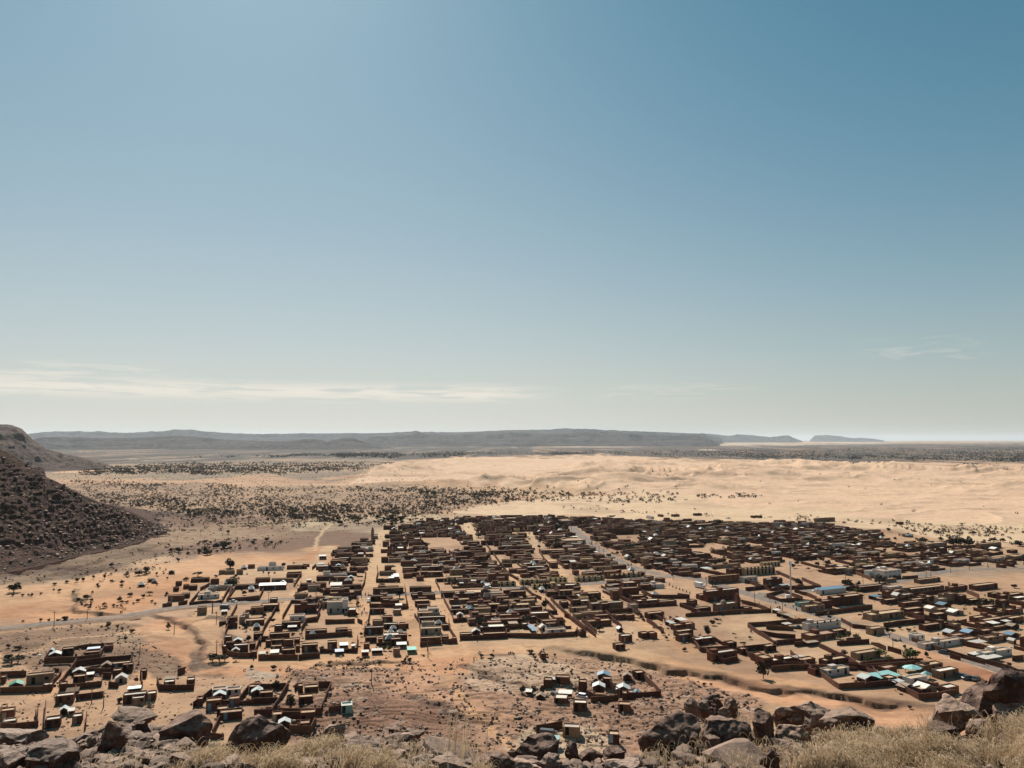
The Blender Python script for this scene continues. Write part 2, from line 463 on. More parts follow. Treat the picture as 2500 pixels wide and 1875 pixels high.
POL = dict(
 dunes=[(800, 1182), (870, 1168), (950, 1152), (1020, 1136), (1130, 1120), (1500, 1115), (1760, 1126), (2000, 1132), (2600, 1140), (3200, 1150), (3200, 1290), (2500, 1284), (2330, 1278),
        (2150, 1262), (1950, 1250), (1700, 1225), (1560, 1212), (1420, 1196), (1250, 1190), (1050, 1184), (850, 1184)],
 sandfringe=[(1150, 1230), (1300, 1215), (1500, 1205), (1900, 1240), (2200, 1262), (2560, 1285), (2560, 1330), (2300, 1320), (2100, 1290), (1700, 1275), (1350, 1262), (1200, 1262), (1120, 1255)],
 orange_far=[(120, 1170), (330, 1174), (640, 1172), (850, 1170), (1100, 1174), (1400, 1190), (1300, 1194), (900, 1183), (500, 1181), (250, 1183), (120, 1177)],
 orange_dune=[(110, 1140), (150, 1137), (215, 1147), (235, 1154), (150, 1154)],
 orange_dune2=[(195, 1095), (205, 1093), (300, 1106), (230, 1107)],
 far_sand=[(1230, 1093), (1500, 1084), (1800, 1082), (2150, 1076), (2200, 1078), (2230, 1083), (1900, 1087), (1500, 1092)],
 far_sand2=[(330, 1118), (620, 1114), (640, 1118), (330, 1122)],
 veg_far=[(230, 1125), (480, 1112), (1000, 1096), (1300, 1094), (1900, 1087), (2600, 1080), (3200, 1080), (3200, 1140), (2300, 1132), (1900, 1126), (1500, 1114), (1150, 1116), (950, 1124), (780, 1120), (400, 1122)],
 belt_l=[(-300, 1128), (-300, 1086), (300, 1086), (1240, 1083), (1320, 1090), (1250, 1100), (1000, 1112), (900, 1122), (700, 1118), (400, 1130), (200, 1134), (60, 1134)],
 scrub=[(60, 1190), (400, 1184), (800, 1186), (1060, 1190), (1250, 1205), (1180, 1232), (1000, 1250), (850, 1262), (500, 1275), (300, 1250), (150, 1215)],
 scrub_far=[(60, 1118), (500, 1116), (960, 1116), (1010, 1138), (900, 1156), (800, 1166), (300, 1172), (60, 1172)],
 river=[(700, 1282), (820, 1258), (1000, 1262), (1150, 1255), (1080, 1285), (900, 1300), (760, 1290)],
 slope_l2=[(380, 1262), (600, 1258), (880, 1262), (960, 1290), (900, 1335), (740, 1345), (600, 1345), (430, 1362), (360, 1330)],
 slope_l=[(-900, 1500), (-100, 1430), (0, 1425), (200, 1412), (330, 1385), (430, 1345), (600, 1318), (760, 1300), (900, 1290), (880, 1262), (600, 1262), (400, 1250), (100, 1230), (-900, 1200)],
 orange_l=[(-900, 1560), (-900, 1450), (0, 1432), (180, 1420), (300, 1402), (420, 1372), (500, 1350), (640, 1358), (740, 1350), (850, 1335), (880, 1345), (860, 1372), (700, 1370), (560, 1400), (430, 1440),
           (380, 1480), (250, 1500), (100, 1512), (0, 1522)],
 orange_m=[(300, 1540), (420, 1505), (500, 1520), (545, 1565), (560, 1600), (700, 1618), (900, 1620), (1030, 1600), (1150, 1605), (1300, 1590), (1420, 1600), (1330, 1625), (1160, 1640), (1050, 1650), (940, 1632),
           (800, 1625), (690, 1660), (600, 1650), (470, 1640), (420, 1600), (340, 1580)],
 orange_low=[(930, 1640), (1060, 1645), (1080, 1700), (1200, 1720), (1260, 1760), (1150, 1760), (1060, 1720), (980, 1690)],
 orange_r=[(1650, 1648), (1800, 1662), (1990, 1690), (2080, 1700), (2180, 1712), (2290, 1735), (2600, 1760), (2600, 1820), (2250, 1800), (2130, 1770), (1960, 1730), (1800, 1698), (1690, 1668)],
 gravel_l=[(-600, 1545), (0, 1540), (170, 1522), (300, 1515), (400, 1560), (470, 1620), (520, 1650), (400, 1660), (100, 1640), (0, 1590), (-600, 1620)],
 gravel_c=[(480, 1500), (530, 1495), (560, 1560), (545, 1625), (490, 1640), (460, 1600), (480, 1550)],
 rock=[(700, 1640), (860, 1618), (960, 1632), (1010, 1690), (1180, 1640), (1330, 1600), (1480, 1605), (1640, 1640), (1760, 1680), (1900, 1720), (1800, 1790), (1500, 1850), (1050, 1850), (800, 1820), (640, 1800), (620, 1740), (720, 1700)],
 rock_pale=[(1130, 1620), (1250, 1590), (1330, 1608), (1450, 1650), (1350, 1690), (1250, 1700), (1180, 1680)],
 rock_pale2=[(1250, 1780), (1420, 1760), (1520, 1810), (1480, 1850), (1280, 1840)],
 rock_pale3=[(560, 1620), (680, 1650), (640, 1670), (590, 1662)],
 rock_d=[(620, 1730), (900, 1700), (1050, 1730), (1150, 1800), (1100, 1850), (800, 1830), (620, 1800)],
 bed=[(1050, 1590), (1200, 1585), (1330, 1590), (1300, 1600), (1100, 1606)],
 dull_r=[(2200, 1385), (2330, 1375), (2600, 1370), (2600, 1400), (2330, 1405), (2240, 1400)],  # duller tan patch of ground right of the town
 tan_r=[(2050, 1440), (2330, 1440), (2560, 1500), (2560, 1560), (2330, 1530), (2150, 1500)],
 brown_r=[(1230, 1600), (2000, 1540), (2000, 1560)],
 red_verge=[(2200, 1600), (2230, 1590), (2500, 1655), (2500, 1690), (2300, 1640)],
)
def C(*c, k=1.55):
    return np.array([v / k for v in lin(c)])
PAINT = [  # polygon, colour as it looks in full sun, soft edge px, rock amount
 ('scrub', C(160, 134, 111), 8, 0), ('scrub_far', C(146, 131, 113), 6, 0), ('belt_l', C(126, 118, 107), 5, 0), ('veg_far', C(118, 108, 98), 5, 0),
 ('slope_l', C(82, 58, 47), 12, 0.55), ('slope_l2', C(136, 106, 87), 12, 0.3), ('orange_far', C(208, 168, 134), 3, 0), ('dunes', C(238, 204, 173), 5, 0),
 ('sandfringe', C(232, 204, 170), 8, 0), ('orange_dune', C(222, 180, 142), 3, 0), ('orange_dune2', C(214, 172, 140), 2, 0),
 ('far_sand', C(226, 208, 184), 2, 0), ('far_sand2', C(200, 175, 150), 2, 0), ('river', C(196, 178, 150), 8, 0.1),
 ('orange_l', C(214, 162, 120), 9, 0), ('gravel_l', C(160, 130, 106), 10, 0.45), ('orange_m', C(212, 162, 124), 10, 0),
 ('gravel_c', C(128, 105, 86), 8, 0.6), ('rock', C(192, 154, 128), 14, 1.0), ('rock_pale', C(214, 184, 156), 12, 0.8), ('rock_pale3', C(200, 180, 158), 6, 1.0),
 ('rock_pale2', C(214, 188, 158), 10, 0.6), ('rock_d', C(158, 122, 101), 16, 0.9), ('orange_low', C(206, 162, 130), 12, 0.1), ('orange_r', C(222, 172, 134), 6, 0),
 ('dull_r', C(176, 152, 128), 8, 0), ('tan_r', C(198, 162, 128), 14, 0.05), ('red_verge', C(200, 140, 104), 6, 0), ('bed', C(150, 122, 100), 6, 0.3),
]
STREETS = [  # sandy lanes: points in the photo, half width m
 ([(620, 1622), (780, 1373), (803, 1335)], 3.6), ([(872, 1622), (893, 1480), (918, 1380), (940, 1295)], 4.6), ([(1027, 1590), (985, 1440), (965, 1380)], 2.6),
 ([(1120, 1596), (1062, 1450), (1052, 1415)], 3.2), ([(1480, 1585), (1385, 1510), (1278, 1432), (1182, 1330), (1150, 1300), (1140, 1278)], 3.4), ([(1680, 1590), (1500, 1480), (1360, 1395), (1310, 1335), (1290, 1300)], 3.2),
 ([(480, 1510), (560, 1440), (640, 1425), (760, 1385)], 2.5), ([(545, 1610), (500, 1560), (505, 1520)], 5), ([(560, 1615), (900, 1618), (1120, 1590), (1480, 1575), (1700, 1640)], 5),
 ([(100, 1700), (190, 1615)], 1.6), ([(340, 1640), (390, 1690)], 1.6), ([(1300, 1850), (1220, 1790), (1150, 1740), (1120, 1700), (1100, 1655)], .7), ([(850, 1262), (800, 1285), (775, 1315), (768, 1345)], .3), ([(0, 1600), (80, 1590), (150, 1560), (330, 1540)], .8), ([(1400, 1580), (1600, 1612), (1760, 1642), (2000, 1678)], 2.2), ([(930, 1530), (1000, 1528)], 2), ([(840, 1600), (930, 1600)], 2)]
ROADS = [("road", [(-300, 1560), (0, 1536), (160, 1520), (300, 1507), (370, 1495), (430, 1486), (520, 1478), (600, 1472), (700, 1464), (800, 1460), (890, 1456), (1000, 1450), (1120, 1445), (1270, 1434), (1400, 1428), (1490, 1421), (1560, 1412), (1640, 1408)], 3.4),
 ("road", [(2700, 1712), (2500, 1655), (2310, 1594), (2147, 1545), (1980, 1496), (1850, 1458), (1790, 1440), (1700, 1414), (1600, 1400), (1540, 1384), (1470, 1348), (1420, 1310), (1395, 1285)], 4.0),
 ("road", [(1850, 1450), (1905, 1452), (2000, 1441), (2100, 1432), (2190, 1420), (2260, 1404), (2360, 1392), (2560, 1388)], 3.4)]
def cat(P, n=8):
    out = []
    P = [np.array(p, float) for p in P]
    for i in range(len(P) - 1):
        p0, p1, p2, p3 = P[max(i - 1, 0)], P[i], P[i + 1], P[min(i + 2, len(P) - 1)]
        for k in range(n):
            t = k / n
            out.append(0.5 * (2 * p1 + (p2 - p0) * t + (2 * p0 - 5 * p1 + 4 * p2 - p3) * t * t + (3 * p1 - p0 - 3 * p2 + p3) * t ** 3))
    out.append(P[-1]); return out
GULLIES = [([(1340, 1581), (1400, 1586), (1450, 1595), (1490, 1600), (1545, 1612), (1600, 1622), (1640, 1634), (1700, 1640), (1780, 1655), (1850, 1675), (1900, 1682), (2000, 1688), (2060, 1698), (2130, 1712), (2240, 1722)], 1.7, 7),
 ([(185, 1440), (190, 1465), (185, 1490), (240, 1495), (300, 1502)], 1.2, 14), ([(360, 1500), (420, 1510), (470, 1530), (490, 1570), (485, 1610)], 1.5, 10),
 ([(780, 1621), (850, 1619), (930, 1617), (1000, 1622)], 1.0, 8), ([(1040, 1692), (1085, 1680), (1120, 1684)], .8, 6), ([(1240, 1668), (1262, 1668), (1275, 1676)], .8, 6),
 ([(1130, 1628), (1180, 1642), (1230, 1660), (1290, 1672)], .6, 8), ([(1000, 1700), (1060, 1722), (1120, 1748), (1180, 1760)], .7, 8),
 ([(0, 1402), (90, 1372), (180, 1350), (290, 1326)], 2.2, 16), ([(60, 1420), (200, 1380), (300, 1350), (420, 1318)], 1.4, 16)]
gul_w = [([tuple(G(*p)) for p in P], d, wd) for P, d, wd in GULLIES]
str_w = [([tuple(G(*p)) for p in P], hw) for P, hw in STREETS]
road_w = [(n, [tuple(p) for p in cat([G(*q) for q in P])], hw) for n, P, hw in ROADS]

def pmask(px, py, name, soft, wx=0, wy=0):
    P = np.array(POL[name], float)
    x0, x1, y0, y1 = P[:, 0].min() - 60, P[:, 0].max() + 60, P[:, 1].min() - 40, P[:, 1].max() + 40
    sel = (px > x0) & (px < x1) & (py > y0) & (py < y1)
    out = np.zeros(px.shape)
    if sel.any():
        # vertical pixels count double: the ground is seen at a grazing angle
        d = sdpoly(px[sel] + (wx[sel] if np.ndim(wx) else wx), (py[sel] + (wy[sel] if np.ndim(wy) else wy)) * 2.0, [(a, b * 2.0) for a, b in P])
        out[sel] = sstep(soft, -soft, d)
    return out
def lod(x, y, sx, sy, r, r0, o, seed):
    """noise whose grain grows with distance, in blended octave steps"""
    L = np.log2(np.maximum(r / r0, 1.0)); l0 = np.floor(L); f = L - l0; out = np.zeros(x.shape)
    for l in range(int(l0.min()), int(l0.max()) + 2):
        wgt = np.where(l0 == l, 1 - f, np.where(l0 == l - 1, f, 0.0)); s = wgt > 0
        if s.any(): out[s] += wgt[s] * (fbm(x[s] / (sx * 2.0 ** l), y[s] / (sy * 2.0 ** l), o, seed + 7 * l) - 0.5)
    return out / np.sqrt(f * f + (1 - f) ** 2) + 0.5
def warp(x, y, r):
    return (lod(x, y, 16, 16, r, 300, 5, 31) - 0.5) * 130, (lod(x + 50, y, 16, 24, r, 300, 5, 33) - 0.5) * 34
def ground_masks(x, y):
    r = np.hypot(x, y)
    px, py = proj(x, y)
    front = y > 20
    px = np.where(front, px, -5000); py = np.where(front, py, 1500)
    wx, wy = warp(x, y, r)
    return px, py, wx, wy, r
def height(x, y, full=None):
    x = np.asarray(x, float); y = np.asarray(y, float)
    px, py, wx, wy, r = full if full is not None else ground_masks(x, y)
    town = sstep(150, 200, r) * sstep(1100, 850, r)
    z = (fbm(x / 60, y / 60, 4, 3) - 0.5) * (0.5 + 3.0 * (1 - town) * sstep(600, 1500, r))
    dm = pmask(px, py, 'dunes', 14, wx * 0.5, wy * 0.5)
    s = dm > 0.001
    if s.any():
        X, Y = x[s], y[s]
        sc = 1.0 + 0.7 * sstep(700, 1300, r[s]) - 1.1 * sstep(1900, 3600, r[s])
        qx = X + 60 * (fbm(X / 160, Y / 160, 3, 41) - 0.5); qy = Y + 160 * (fbm(X / 130, Y / 130, 3, 43) - 0.5)
        a = fbm(qx / 300, qy / 130, 2, 45); rd = 1 - np.abs(2 * a - 1)
        qy = qy - 34 * rd ** 2; a = fbm(qx / 300, qy / 130, 2, 45); rd = 1 - np.abs(2 * a - 1)
        b = fbm(qx / 75 + 9, qy / 48, 2, 47); rb = 1 - np.abs(2 * b - 1); b = fbm(qx / 75 + 9, (qy - 16 * rb ** 2) / 48, 2, 47); rb = 1 - np.abs(2 * b - 1)
        c = fbm(X / 420, Y / 420, 2, 49)
        big = sstep(0.35, 0.62, c)
        hh = (15 * rd ** 2.6 + 7.5 * rb ** 2.6) * (0.35 + big) * sc * 0.62 + 0.4 * fbm(X / 14, Y / 9, 2, 51)
        z[s] += dm[s] * (hh - 2.0)
    # rocky pavement in low broken ledges
    rk = np.maximum(pmask(px, py, 'rock', 16, wx, wy), pmask(px, py, 'slope_l', 20, wx, wy) * 0.8)
    rk = np.maximum(rk, pmask(px, py, 'gravel_l', 14, wx, wy) * 0.6)
    s = rk > 0.01
    if s.any():
        q = fbm(x[s] / 26 + 0.3 * np.sin(y[s] / 9), y[s] / 15, 5, 61) * 11
        fl = np.floor(q); st = fl + sstep(0.82, 1.0, q - fl)
        z[s] += rk[s] * ((st - 5.5) * 0.42 + 0.35 * (fbm(x[s] / 1.7, y[s] / 1.3, 3, 63) - 0.5))
    for P, d, wd in gul_w:
        pa = np.array(P)
        s = (x > pa[:, 0].min() - 60) & (x < pa[:, 0].max() + 60) & (y > pa[:, 1].min() - 60) & (y < pa[:, 1].max() + 60)
        if s.any():
            X = x[s] + 5 * (fbm(x[s] / 7, y[s] / 7, 3, 71) - 0.5); Y = y[s] + 7 * (fbm(x[s] / 6, y[s] / 6, 3, 73) - 0.5)
            dd, sd_ = dline(X, Y, P)
            flip = -1 if pa[-1, 0] > pa[0, 0] else 1
            near = sd_ * flip > 0
            m0 = np.hypot(X - pa[0, 0], Y - pa[0, 1]); m1 = np.hypot(X - pa[-1, 0], Y - pa[-1, 1])
            ends = sstep(0, 15, m0) * sstep(0, 15, m1)
            z[s] -= np.where(near, d * np.exp(-(dd / wd) ** 2), 0) * ends * (0.3 + 1.3 * vn(X / 7, Y / 7, 5)) * sstep(0.0, 0.8, dd)
    return z

rows = []
for a, b, st in ((1075.4, 1078, .25), (1078, 1120, .5), (1120, 1290, .55), (1290, 1830, 1.0)):
    rows += list(np.arange(a, b, st))
R = H * F / (np.array(rows) - HZ) * 0.9999
R = np.concatenate([R, np.linspace(R[-1] - 8, 6, 20)])
pxc = np.arange(-260, 2761, 3.3)
AZ = np.arctan((pxc - CX) / (F / cp))
rest = np.linspace(AZ[-1], AZ[0] + 2 * math.pi, 70)[1:-1]
AZ = np.concatenate([AZ, rest])
rr, aa = np.meshgrid(R, AZ, indexing='ij')
# rings are straight across the view inside the frame so that rows stay even
front = np.abs(np.where(aa > math.pi, aa - 2 * math.pi, aa)) < 0.75
rr2 = rr / np.where(front, np.cos(aa), math.cos(0.75))
gx, gy = (rr2 * np.sin(aa)).ravel(), (rr2 * np.cos(aa)).ravel()
full = ground_masks(gx, gy)
px, py, wx, wy, r = full
gz = height(gx, gy, full)
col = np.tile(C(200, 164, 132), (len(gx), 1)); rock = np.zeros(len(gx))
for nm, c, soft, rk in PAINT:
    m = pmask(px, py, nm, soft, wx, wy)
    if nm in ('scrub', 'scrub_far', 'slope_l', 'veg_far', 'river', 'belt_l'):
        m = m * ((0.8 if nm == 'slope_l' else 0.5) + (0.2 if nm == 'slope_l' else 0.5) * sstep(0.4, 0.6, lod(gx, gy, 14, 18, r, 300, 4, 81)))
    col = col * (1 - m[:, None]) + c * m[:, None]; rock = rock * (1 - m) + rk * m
# town ground is trodden paler; lanes are paler orange sand
for P, hw in str_w:
    pa = np.array(P)
    s = (gx > pa[:, 0].min() - 25) & (gx < pa[:, 0].max() + 25) & (gy > pa[:, 1].min() - 25) & (gy < pa[:, 1].max() + 25)
    dd, _ = dline(gx[s] + 2.5 * (fbm(gx[s] / 8, gy[s] / 8, 3, 91) - .5), gy[s], P)
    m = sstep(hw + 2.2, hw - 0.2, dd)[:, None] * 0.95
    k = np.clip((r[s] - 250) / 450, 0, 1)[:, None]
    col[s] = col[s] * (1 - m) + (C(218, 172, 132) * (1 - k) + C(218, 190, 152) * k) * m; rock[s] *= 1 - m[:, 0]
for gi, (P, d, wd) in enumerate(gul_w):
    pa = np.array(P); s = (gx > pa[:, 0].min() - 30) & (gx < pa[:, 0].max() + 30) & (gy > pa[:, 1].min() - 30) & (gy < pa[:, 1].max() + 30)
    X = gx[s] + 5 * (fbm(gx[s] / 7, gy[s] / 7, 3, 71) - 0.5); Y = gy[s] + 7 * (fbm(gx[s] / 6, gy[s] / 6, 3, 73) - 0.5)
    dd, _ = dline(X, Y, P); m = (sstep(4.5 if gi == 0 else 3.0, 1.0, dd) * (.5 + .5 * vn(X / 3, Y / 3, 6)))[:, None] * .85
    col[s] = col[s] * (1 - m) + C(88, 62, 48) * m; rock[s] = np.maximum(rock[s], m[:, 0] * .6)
# dark varnished drifts, pale wind tails
for sc, s0, amt, cc in ((38, 95, 0.30, C(120, 92, 76)), (90, 97, 0.28, C(236, 208, 170)), (11, 99, 0.16, C(130, 102, 84))):
    n = lod(gx, gy, sc, sc * 0.9, r, 350, 5, s0)
    m = sstep(0.52, 0.68, n) * amt * (1 - 0.75 * pmask(px, py, 'dunes', 10)) * (1 - 0.9 * np.maximum(np.maximum(pmask(px, py, 'veg_far', 6), pmask(px, py, 'belt_l', 6)), 0.8 * np.maximum(pmask(px, py, 'scrub', 6), pmask(px, py, 'scrub_far', 6))))
    m = m[:, None]; col = col * (1 - m) + cc * m
# belts of far scrub that fall below the size of a bush
m = np.maximum(pmask(px, py, 'veg_far', 4), pmask(px, py, 'belt_l', 4)) * np.where(px < 1300, 0.95, 0.8)
n = lod(gx, gy, 7, 90, r, 500, 4, 103)
m = (m * sstep(0.33, 0.52, n))[:, None]; col = col * (1 - m) + C(76, 72, 70) * m

t = NT('ground')
at = t.n('ShaderNodeAttribute', attribute_name='tone')
p = t.pos()
n1 = t.noise(p, 0.55, 8, 0.7); n2 = t.noise(t.map(p, (0.11, 0.17, 0.1)), 1.0, 6, 0.6, 0.6); n3 = t.noise(p, 4.0, 4, 0.7)
c0 = t.mix(t.math('MULTIPLY', t.ramp(n2, [(0.42, 0.0), (0.60, 1.0)]), 0.5), at.outputs['Color'], (0.66, 0.6, 0.56), 'MULTIPLY')
c0 = t.mix(t.math('MULTIPLY', t.ramp(n1, [(0.48, 0.0), (0.66, 1.0)]), 0.45), c0, (0.62, 0.55, 0.5), 'MULTIPLY')
c0 = t.mix(t.math('MULTIPLY', t.ramp(n3, [(0.60, 0.0), (0.70, 1.0)]), 0.45), c0, (0.5, 0.42, 0.38), 'MULTIPLY')
# jointed rock: pale slabs with dark joints where the rock channel says so
wv = t.n('ShaderNodeVectorMath', operation='ADD')
nz = t.n('ShaderNodeTexNoise', i_Scale=0.25, i_Detail=4.0); t.l(p, nz.inputs['Vector'])
sc_ = t.n('ShaderNodeVectorMath', operation='SCALE'); sc_.inputs['Scale'].default_value = 5.0
t.l(nz.outputs['Color'], sc_.inputs[0]); t.l(p, wv.inputs[0]); t.l(sc_.outputs[0], wv.inputs[1])
mp = t.map(wv.outputs[0], (0.28, 0.5, 0.3))
v = t.n('ShaderNodeTexVoronoi', feature='DISTANCE_TO_EDGE', i_Scale=1.0); t.l(mp, v.inputs['Vector'])
v2 = t.n('ShaderNodeTexVoronoi', feature='F1', i_Scale=1.0); t.l(mp, v2.inputs['Vector'])
crack = t.ramp(v.outputs['Distance'], [(0.02, 1.0), (0.09, 0.0)])
crack = t.math('MULTIPLY', crack, t.ramp(t.noise(p, 0.08, 4, 0.6), [(0.46, 0.0), (0.56, 1.0)]))
slab = t.n('ShaderNodeSeparateColor'); t.l(v2.outputs['Color'], slab.inputs[0])
c1 = t.mix(t.math('MULTIPLY', slab.outputs[0], 0.45), c0, (0.60, 0.55, 0.52), 'MULTIPLY')
c1 = t.mix(t.math('MULTIPLY', crack, 0.8), c1, (0.07, 0.045, 0.035))
pale = t.ramp(t.noise(p, 0.16, 5, 0.65), [(0.54, 0.0), (0.66, 1.0)])
c1 = t.mix(t.math('MULTIPLY', pale, 0.35), c1, (0.46, 0.38, 0.31))
rk = t.math('MULTIPLY', at.outputs['Alpha'], 1.0)
t.set('Base Color', t.mix(rk, c0, c1))
hgt = t.math('ADD', t.math('MULTIPLY', n1, 0.25), t.math('MULTIPLY', t.math('MULTIPLY', crack, rk), -0.5))
t.bump(hgt, 0.8, 0.6)
M['ground'] = t.m
fc = grid_faces(len(R), len(AZ), True)
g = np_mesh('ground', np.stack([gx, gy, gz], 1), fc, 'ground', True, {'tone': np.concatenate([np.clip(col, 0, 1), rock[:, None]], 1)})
tag(g, 'desert floor of orange sand, gravel and rock', 'ground', kind='structure')

# ---- asphalt roads on low banks
t = NT('asphalt'); p = t.pos()
c = t.mix(t.ramp(t.noise(p, 0.35, 5, 0.6), [(0.35, 0.0), (0.7, 1.0)]), (0.125, 0.105, 0.095), (0.22, 0.18, 0.15))
c = t.mix(t.math('MULTIPLY', t.ramp(t.noise(t.map(p, (0.05, 0.05, 1)), 1.0, 4), [(0.5, 0.0), (0.7, 1.0)]), 0.5), c, (0.40, 0.26, 0.165))
t.set('Base Color', c); M['asphalt'] = t.m
t = NT('bank'); p = t.pos()
t.set('Base Color', t.mix(t.ramp(t.noise(p, 0.8, 5, 0.6), [(0.35, 0.0), (0.7, 1.0)]), (0.24, 0.16, 0.11), (0.40, 0.27, 0.18))); M['bank'] = t.m
for ri, (nm, P, hw) in enumerate(road_w):
    mb = MB(); prev = None
    top = 0.55 if ri == 0 else 0.22
    for i, q in enumerate(P):
        q = np.array(q); d = np.array(P[min(i + 1, len(P) - 1)]) - np.array(P[max(i - 1, 0)]); d /= np.linalg.norm(d)
        nrm = np.array([-d[1], d[0]]); k = len(mb.v)
        tp = 0.22 + (top - 0.22) * max(0, min(1, (520 - q[1]) / 60 if ri == 0 and q[0] < -130 else 0))
        for s, z in ((-hw - 2.6, -0.5), (-hw, tp), (hw, tp), (hw + 2.6, -0.5)):
            mb.v.append((q[0] + nrm[0] * s, q[1] + nrm[1] * s, z + ri * 0.006))
        if prev is not None:
            for j, m in ((0, 1), (1, 0), (2, 1)):
                mb.f.append((prev + j, k + j, k + j + 1, prev + j + 1)); mb.mi.append(m)
        prev = k
    me = mb.mesh('road', ['asphalt', 'bank'])
    bm_flip = me
    o = link('road', me); tag(o, kind='structure')
    me.flip_normals() if me.polygons[1].normal.z < 0 else None

# ================================================================ HILLS
def hillmat(name, c1, c2, c3, sc, strata, k3=0.6):
    t = NT(name); p = t.pos()
    a = t.noise(t.map(p, (1, 1, 2.5)), sc, 6, 0.65)
    sep = t.n('ShaderNodeSeparateXYZ'); t.l(p, sep.inputs[0])
    wob = t.math('MULTIPLY_ADD', t.noise(p, sc * 0.2, 3), 6.0 / strata * 0.5, t.math('MULTIPLY', sep.outputs[2], 1.0))
    s = t.n('ShaderNodeTexNoise', noise_dimensions='1D', i_Scale=strata, i_Detail=3.0); t.l(wob, s.inputs['W'])
    c = t.mix(t.ramp(a, [(0.35, 0.0), (0.65, 1.0)]), c1, c2)
    c = t.mix(t.math('MULTIPLY', t.ramp(s.outputs['Fac'], [(0.5, 0.0), (0.62, 1.0)]), 0.5), c, tuple(v * 0.6 for v in c1))
    sp_ = t.ramp(t.noise(t.map(p, (1, 1, 1.6)), sc * 5, 4, 0.7), [(0.60, 0.0), (0.68, 1.0)])
    c = t.mix(t.math('MULTIPLY', sp_, k3), c, c3)
    t.set('Base Color', c); t.bump(t.noise(p, sc * 3, 6, 0.7), 1.0, 1.0 / sc * 0.25)
    M[name] = t.m
hillmat('hill_near', (0.040, 0.017, 0.011), (0.088, 0.042, 0.028), (0.27, 0.18, 0.14), 0.12, 0.16, 0.5)
hillmat('hill_second', (0.05, 0.034, 0.028), (0.125, 0.085, 0.068), (0.25, 0.18, 0.145), 0.05, 0.07, 0.4)
hillmat('mesa_far', (0.024, 0.026, 0.030), (0.095, 0.086, 0.082), (0.30, 0.24, 0.20), 0.003, 0.045, 0.55)
def hill(name, sil, base, Ytop, mat, label, nt=90, step=3.0, rough=1.0, curve=1.5, back=1.6, seed=1, cap=0.0, spur=0.0, spurw=60, terr=0.5, terr_s=1.0, fine=1.0):
    """a slope that climbs from its foot line to a crest, runs on as a plateau and falls away behind"""
    x0, x1 = sil[0][0], sil[-1][0]
    cols = np.arange(x0, x1 + step, step)
    ys = np.interp(cols, [p[0] for p in sil], [p[1] for p in sil])
    if isinstance(base, (int, float)): Yb = np.full(len(cols), float(base))
    else:
        yb = np.interp(cols, [p[0] for p in base], [p[1] for p in base]); Yb = H * F / (yb - HZ)
    Yt = np.interp(cols, [p[0] for p in Ytop], [p[1] for p in Ytop]) if isinstance(Ytop, list) else np.full(len(cols), float(Ytop))
    Yt = np.maximum(Yt, Yb * 1.02)
    zt = H - (ys - HZ) / F * Yt
    zt = zt + (fbm(cols / 9, cols * 0, 3, seed) - 0.5) * Yt * np.where(Yt > 4000, 0.0004, 0.0012)
    T = np.concatenate([np.linspace(-0.06, 1, nt), 1 + np.array([0.04, 0.1, 0.2, 0.4, 0.7, 1.0])])
    tt, cc = np.meshgrid(T, np.arange(len(cols)), indexing='ij')
    yb_, yt_, z_ = Yb[cc], Yt[cc], np.maximum(zt, -2.0)[cc]
    wx_ = cols[cc]
    sp_n = (fbm(wx_ / spurw, tt * 0.6, 3, seed + 4) - 0.5) * 2
    u = np.clip(tt, 0, 1)
    prof = u ** curve
    if cap: prof = np.where(u < 0.72, 0.62 * (u / 0.72) ** curve, 0.62 + 0.38 * sstep(0.0, 1.0, (u - 0.72) / 0.14) * (1 - 0.12) + 0.38 * 0.12 * (u - 0.72) / 0.28)
    Y = yb_ + (yt_ - yb_) * np.minimum(tt, 1) + (yt_ - yb_) * spur * sp_n * np.clip(1 - np.abs(2 * u - 1), 0, 1) + np.maximum(tt - 1, 0) * (yt_ * back - yt_)
    z = z_ * np.where(tt <= 1, prof, 1 - sstep(0.15, 1.0, tt - 1) * 1.1)
    X = Y * (wx_ - CX) / F
    q = Yt.mean()
    if q > 5000: rough, terr, fine = rough * .42, .2, .5
    n = fbm(X / (q * 0.03), Y / (q * 0.03), 5, seed + 7) - 0.5
    edge = np.clip(u * 4, 0, 1) * np.clip((1 - u) * 6, 0.0, 1)
    z = z + n * edge * rough * q * 0.014 * np.clip(z_ / (0.02 * q + 1), 0.1, 1.5)
    st = 0.011 * q * terr_s
    zq = z / st + 1.2 * fbm(X / (q * .05), Y / (q * .05), 3, seed + 9); fl = np.floor(zq)
    z = z + terr * st * (sstep(0.45, 1, zq - fl) - (zq - fl)) * edge
    z = z + (fbm(X / (q * 0.006), Y / (q * 0.006), 4, seed + 13) - 0.5) * edge * q * 0.006 * fine
    z = z - np.where(tt > 1, 6.0 * sstep(0, 0.25, tt - 1), 0)
    z = np.where(tt < 0, -5, z)
    o = np_mesh(name, np.stack([X, Y, z], -1).reshape(-1, 3), grid_faces(len(T), len(cols)), mat, False)
    tag(o, label, 'hill', kind='structure')
    return o
hill('hill', [(-900, 900), (-500, 960), (-200, 1030), (0, 1095), (40, 1112), (80, 1138), (112, 1142), (120, 1165), (150, 1178), (205, 1206), (250, 1226), (300, 1238), (360, 1262), (405, 1285), (440, 1294), (470, 1299)],
     [(-900, 1470), (-300, 1425), (0, 1400), (100, 1380), (220, 1350), (300, 1335), (400, 1306), (470, 1302)], [(-900, 620), (0, 640), (200, 625), (300, 640), (340, 662), (400, 690), (470, 700)], 'hill_near',
     'dark rocky spur descending to the town', nt=260, step=1.6, rough=0.8, curve=1.35, seed=3, terr=0.55, terr_s=.5, fine=1.1)
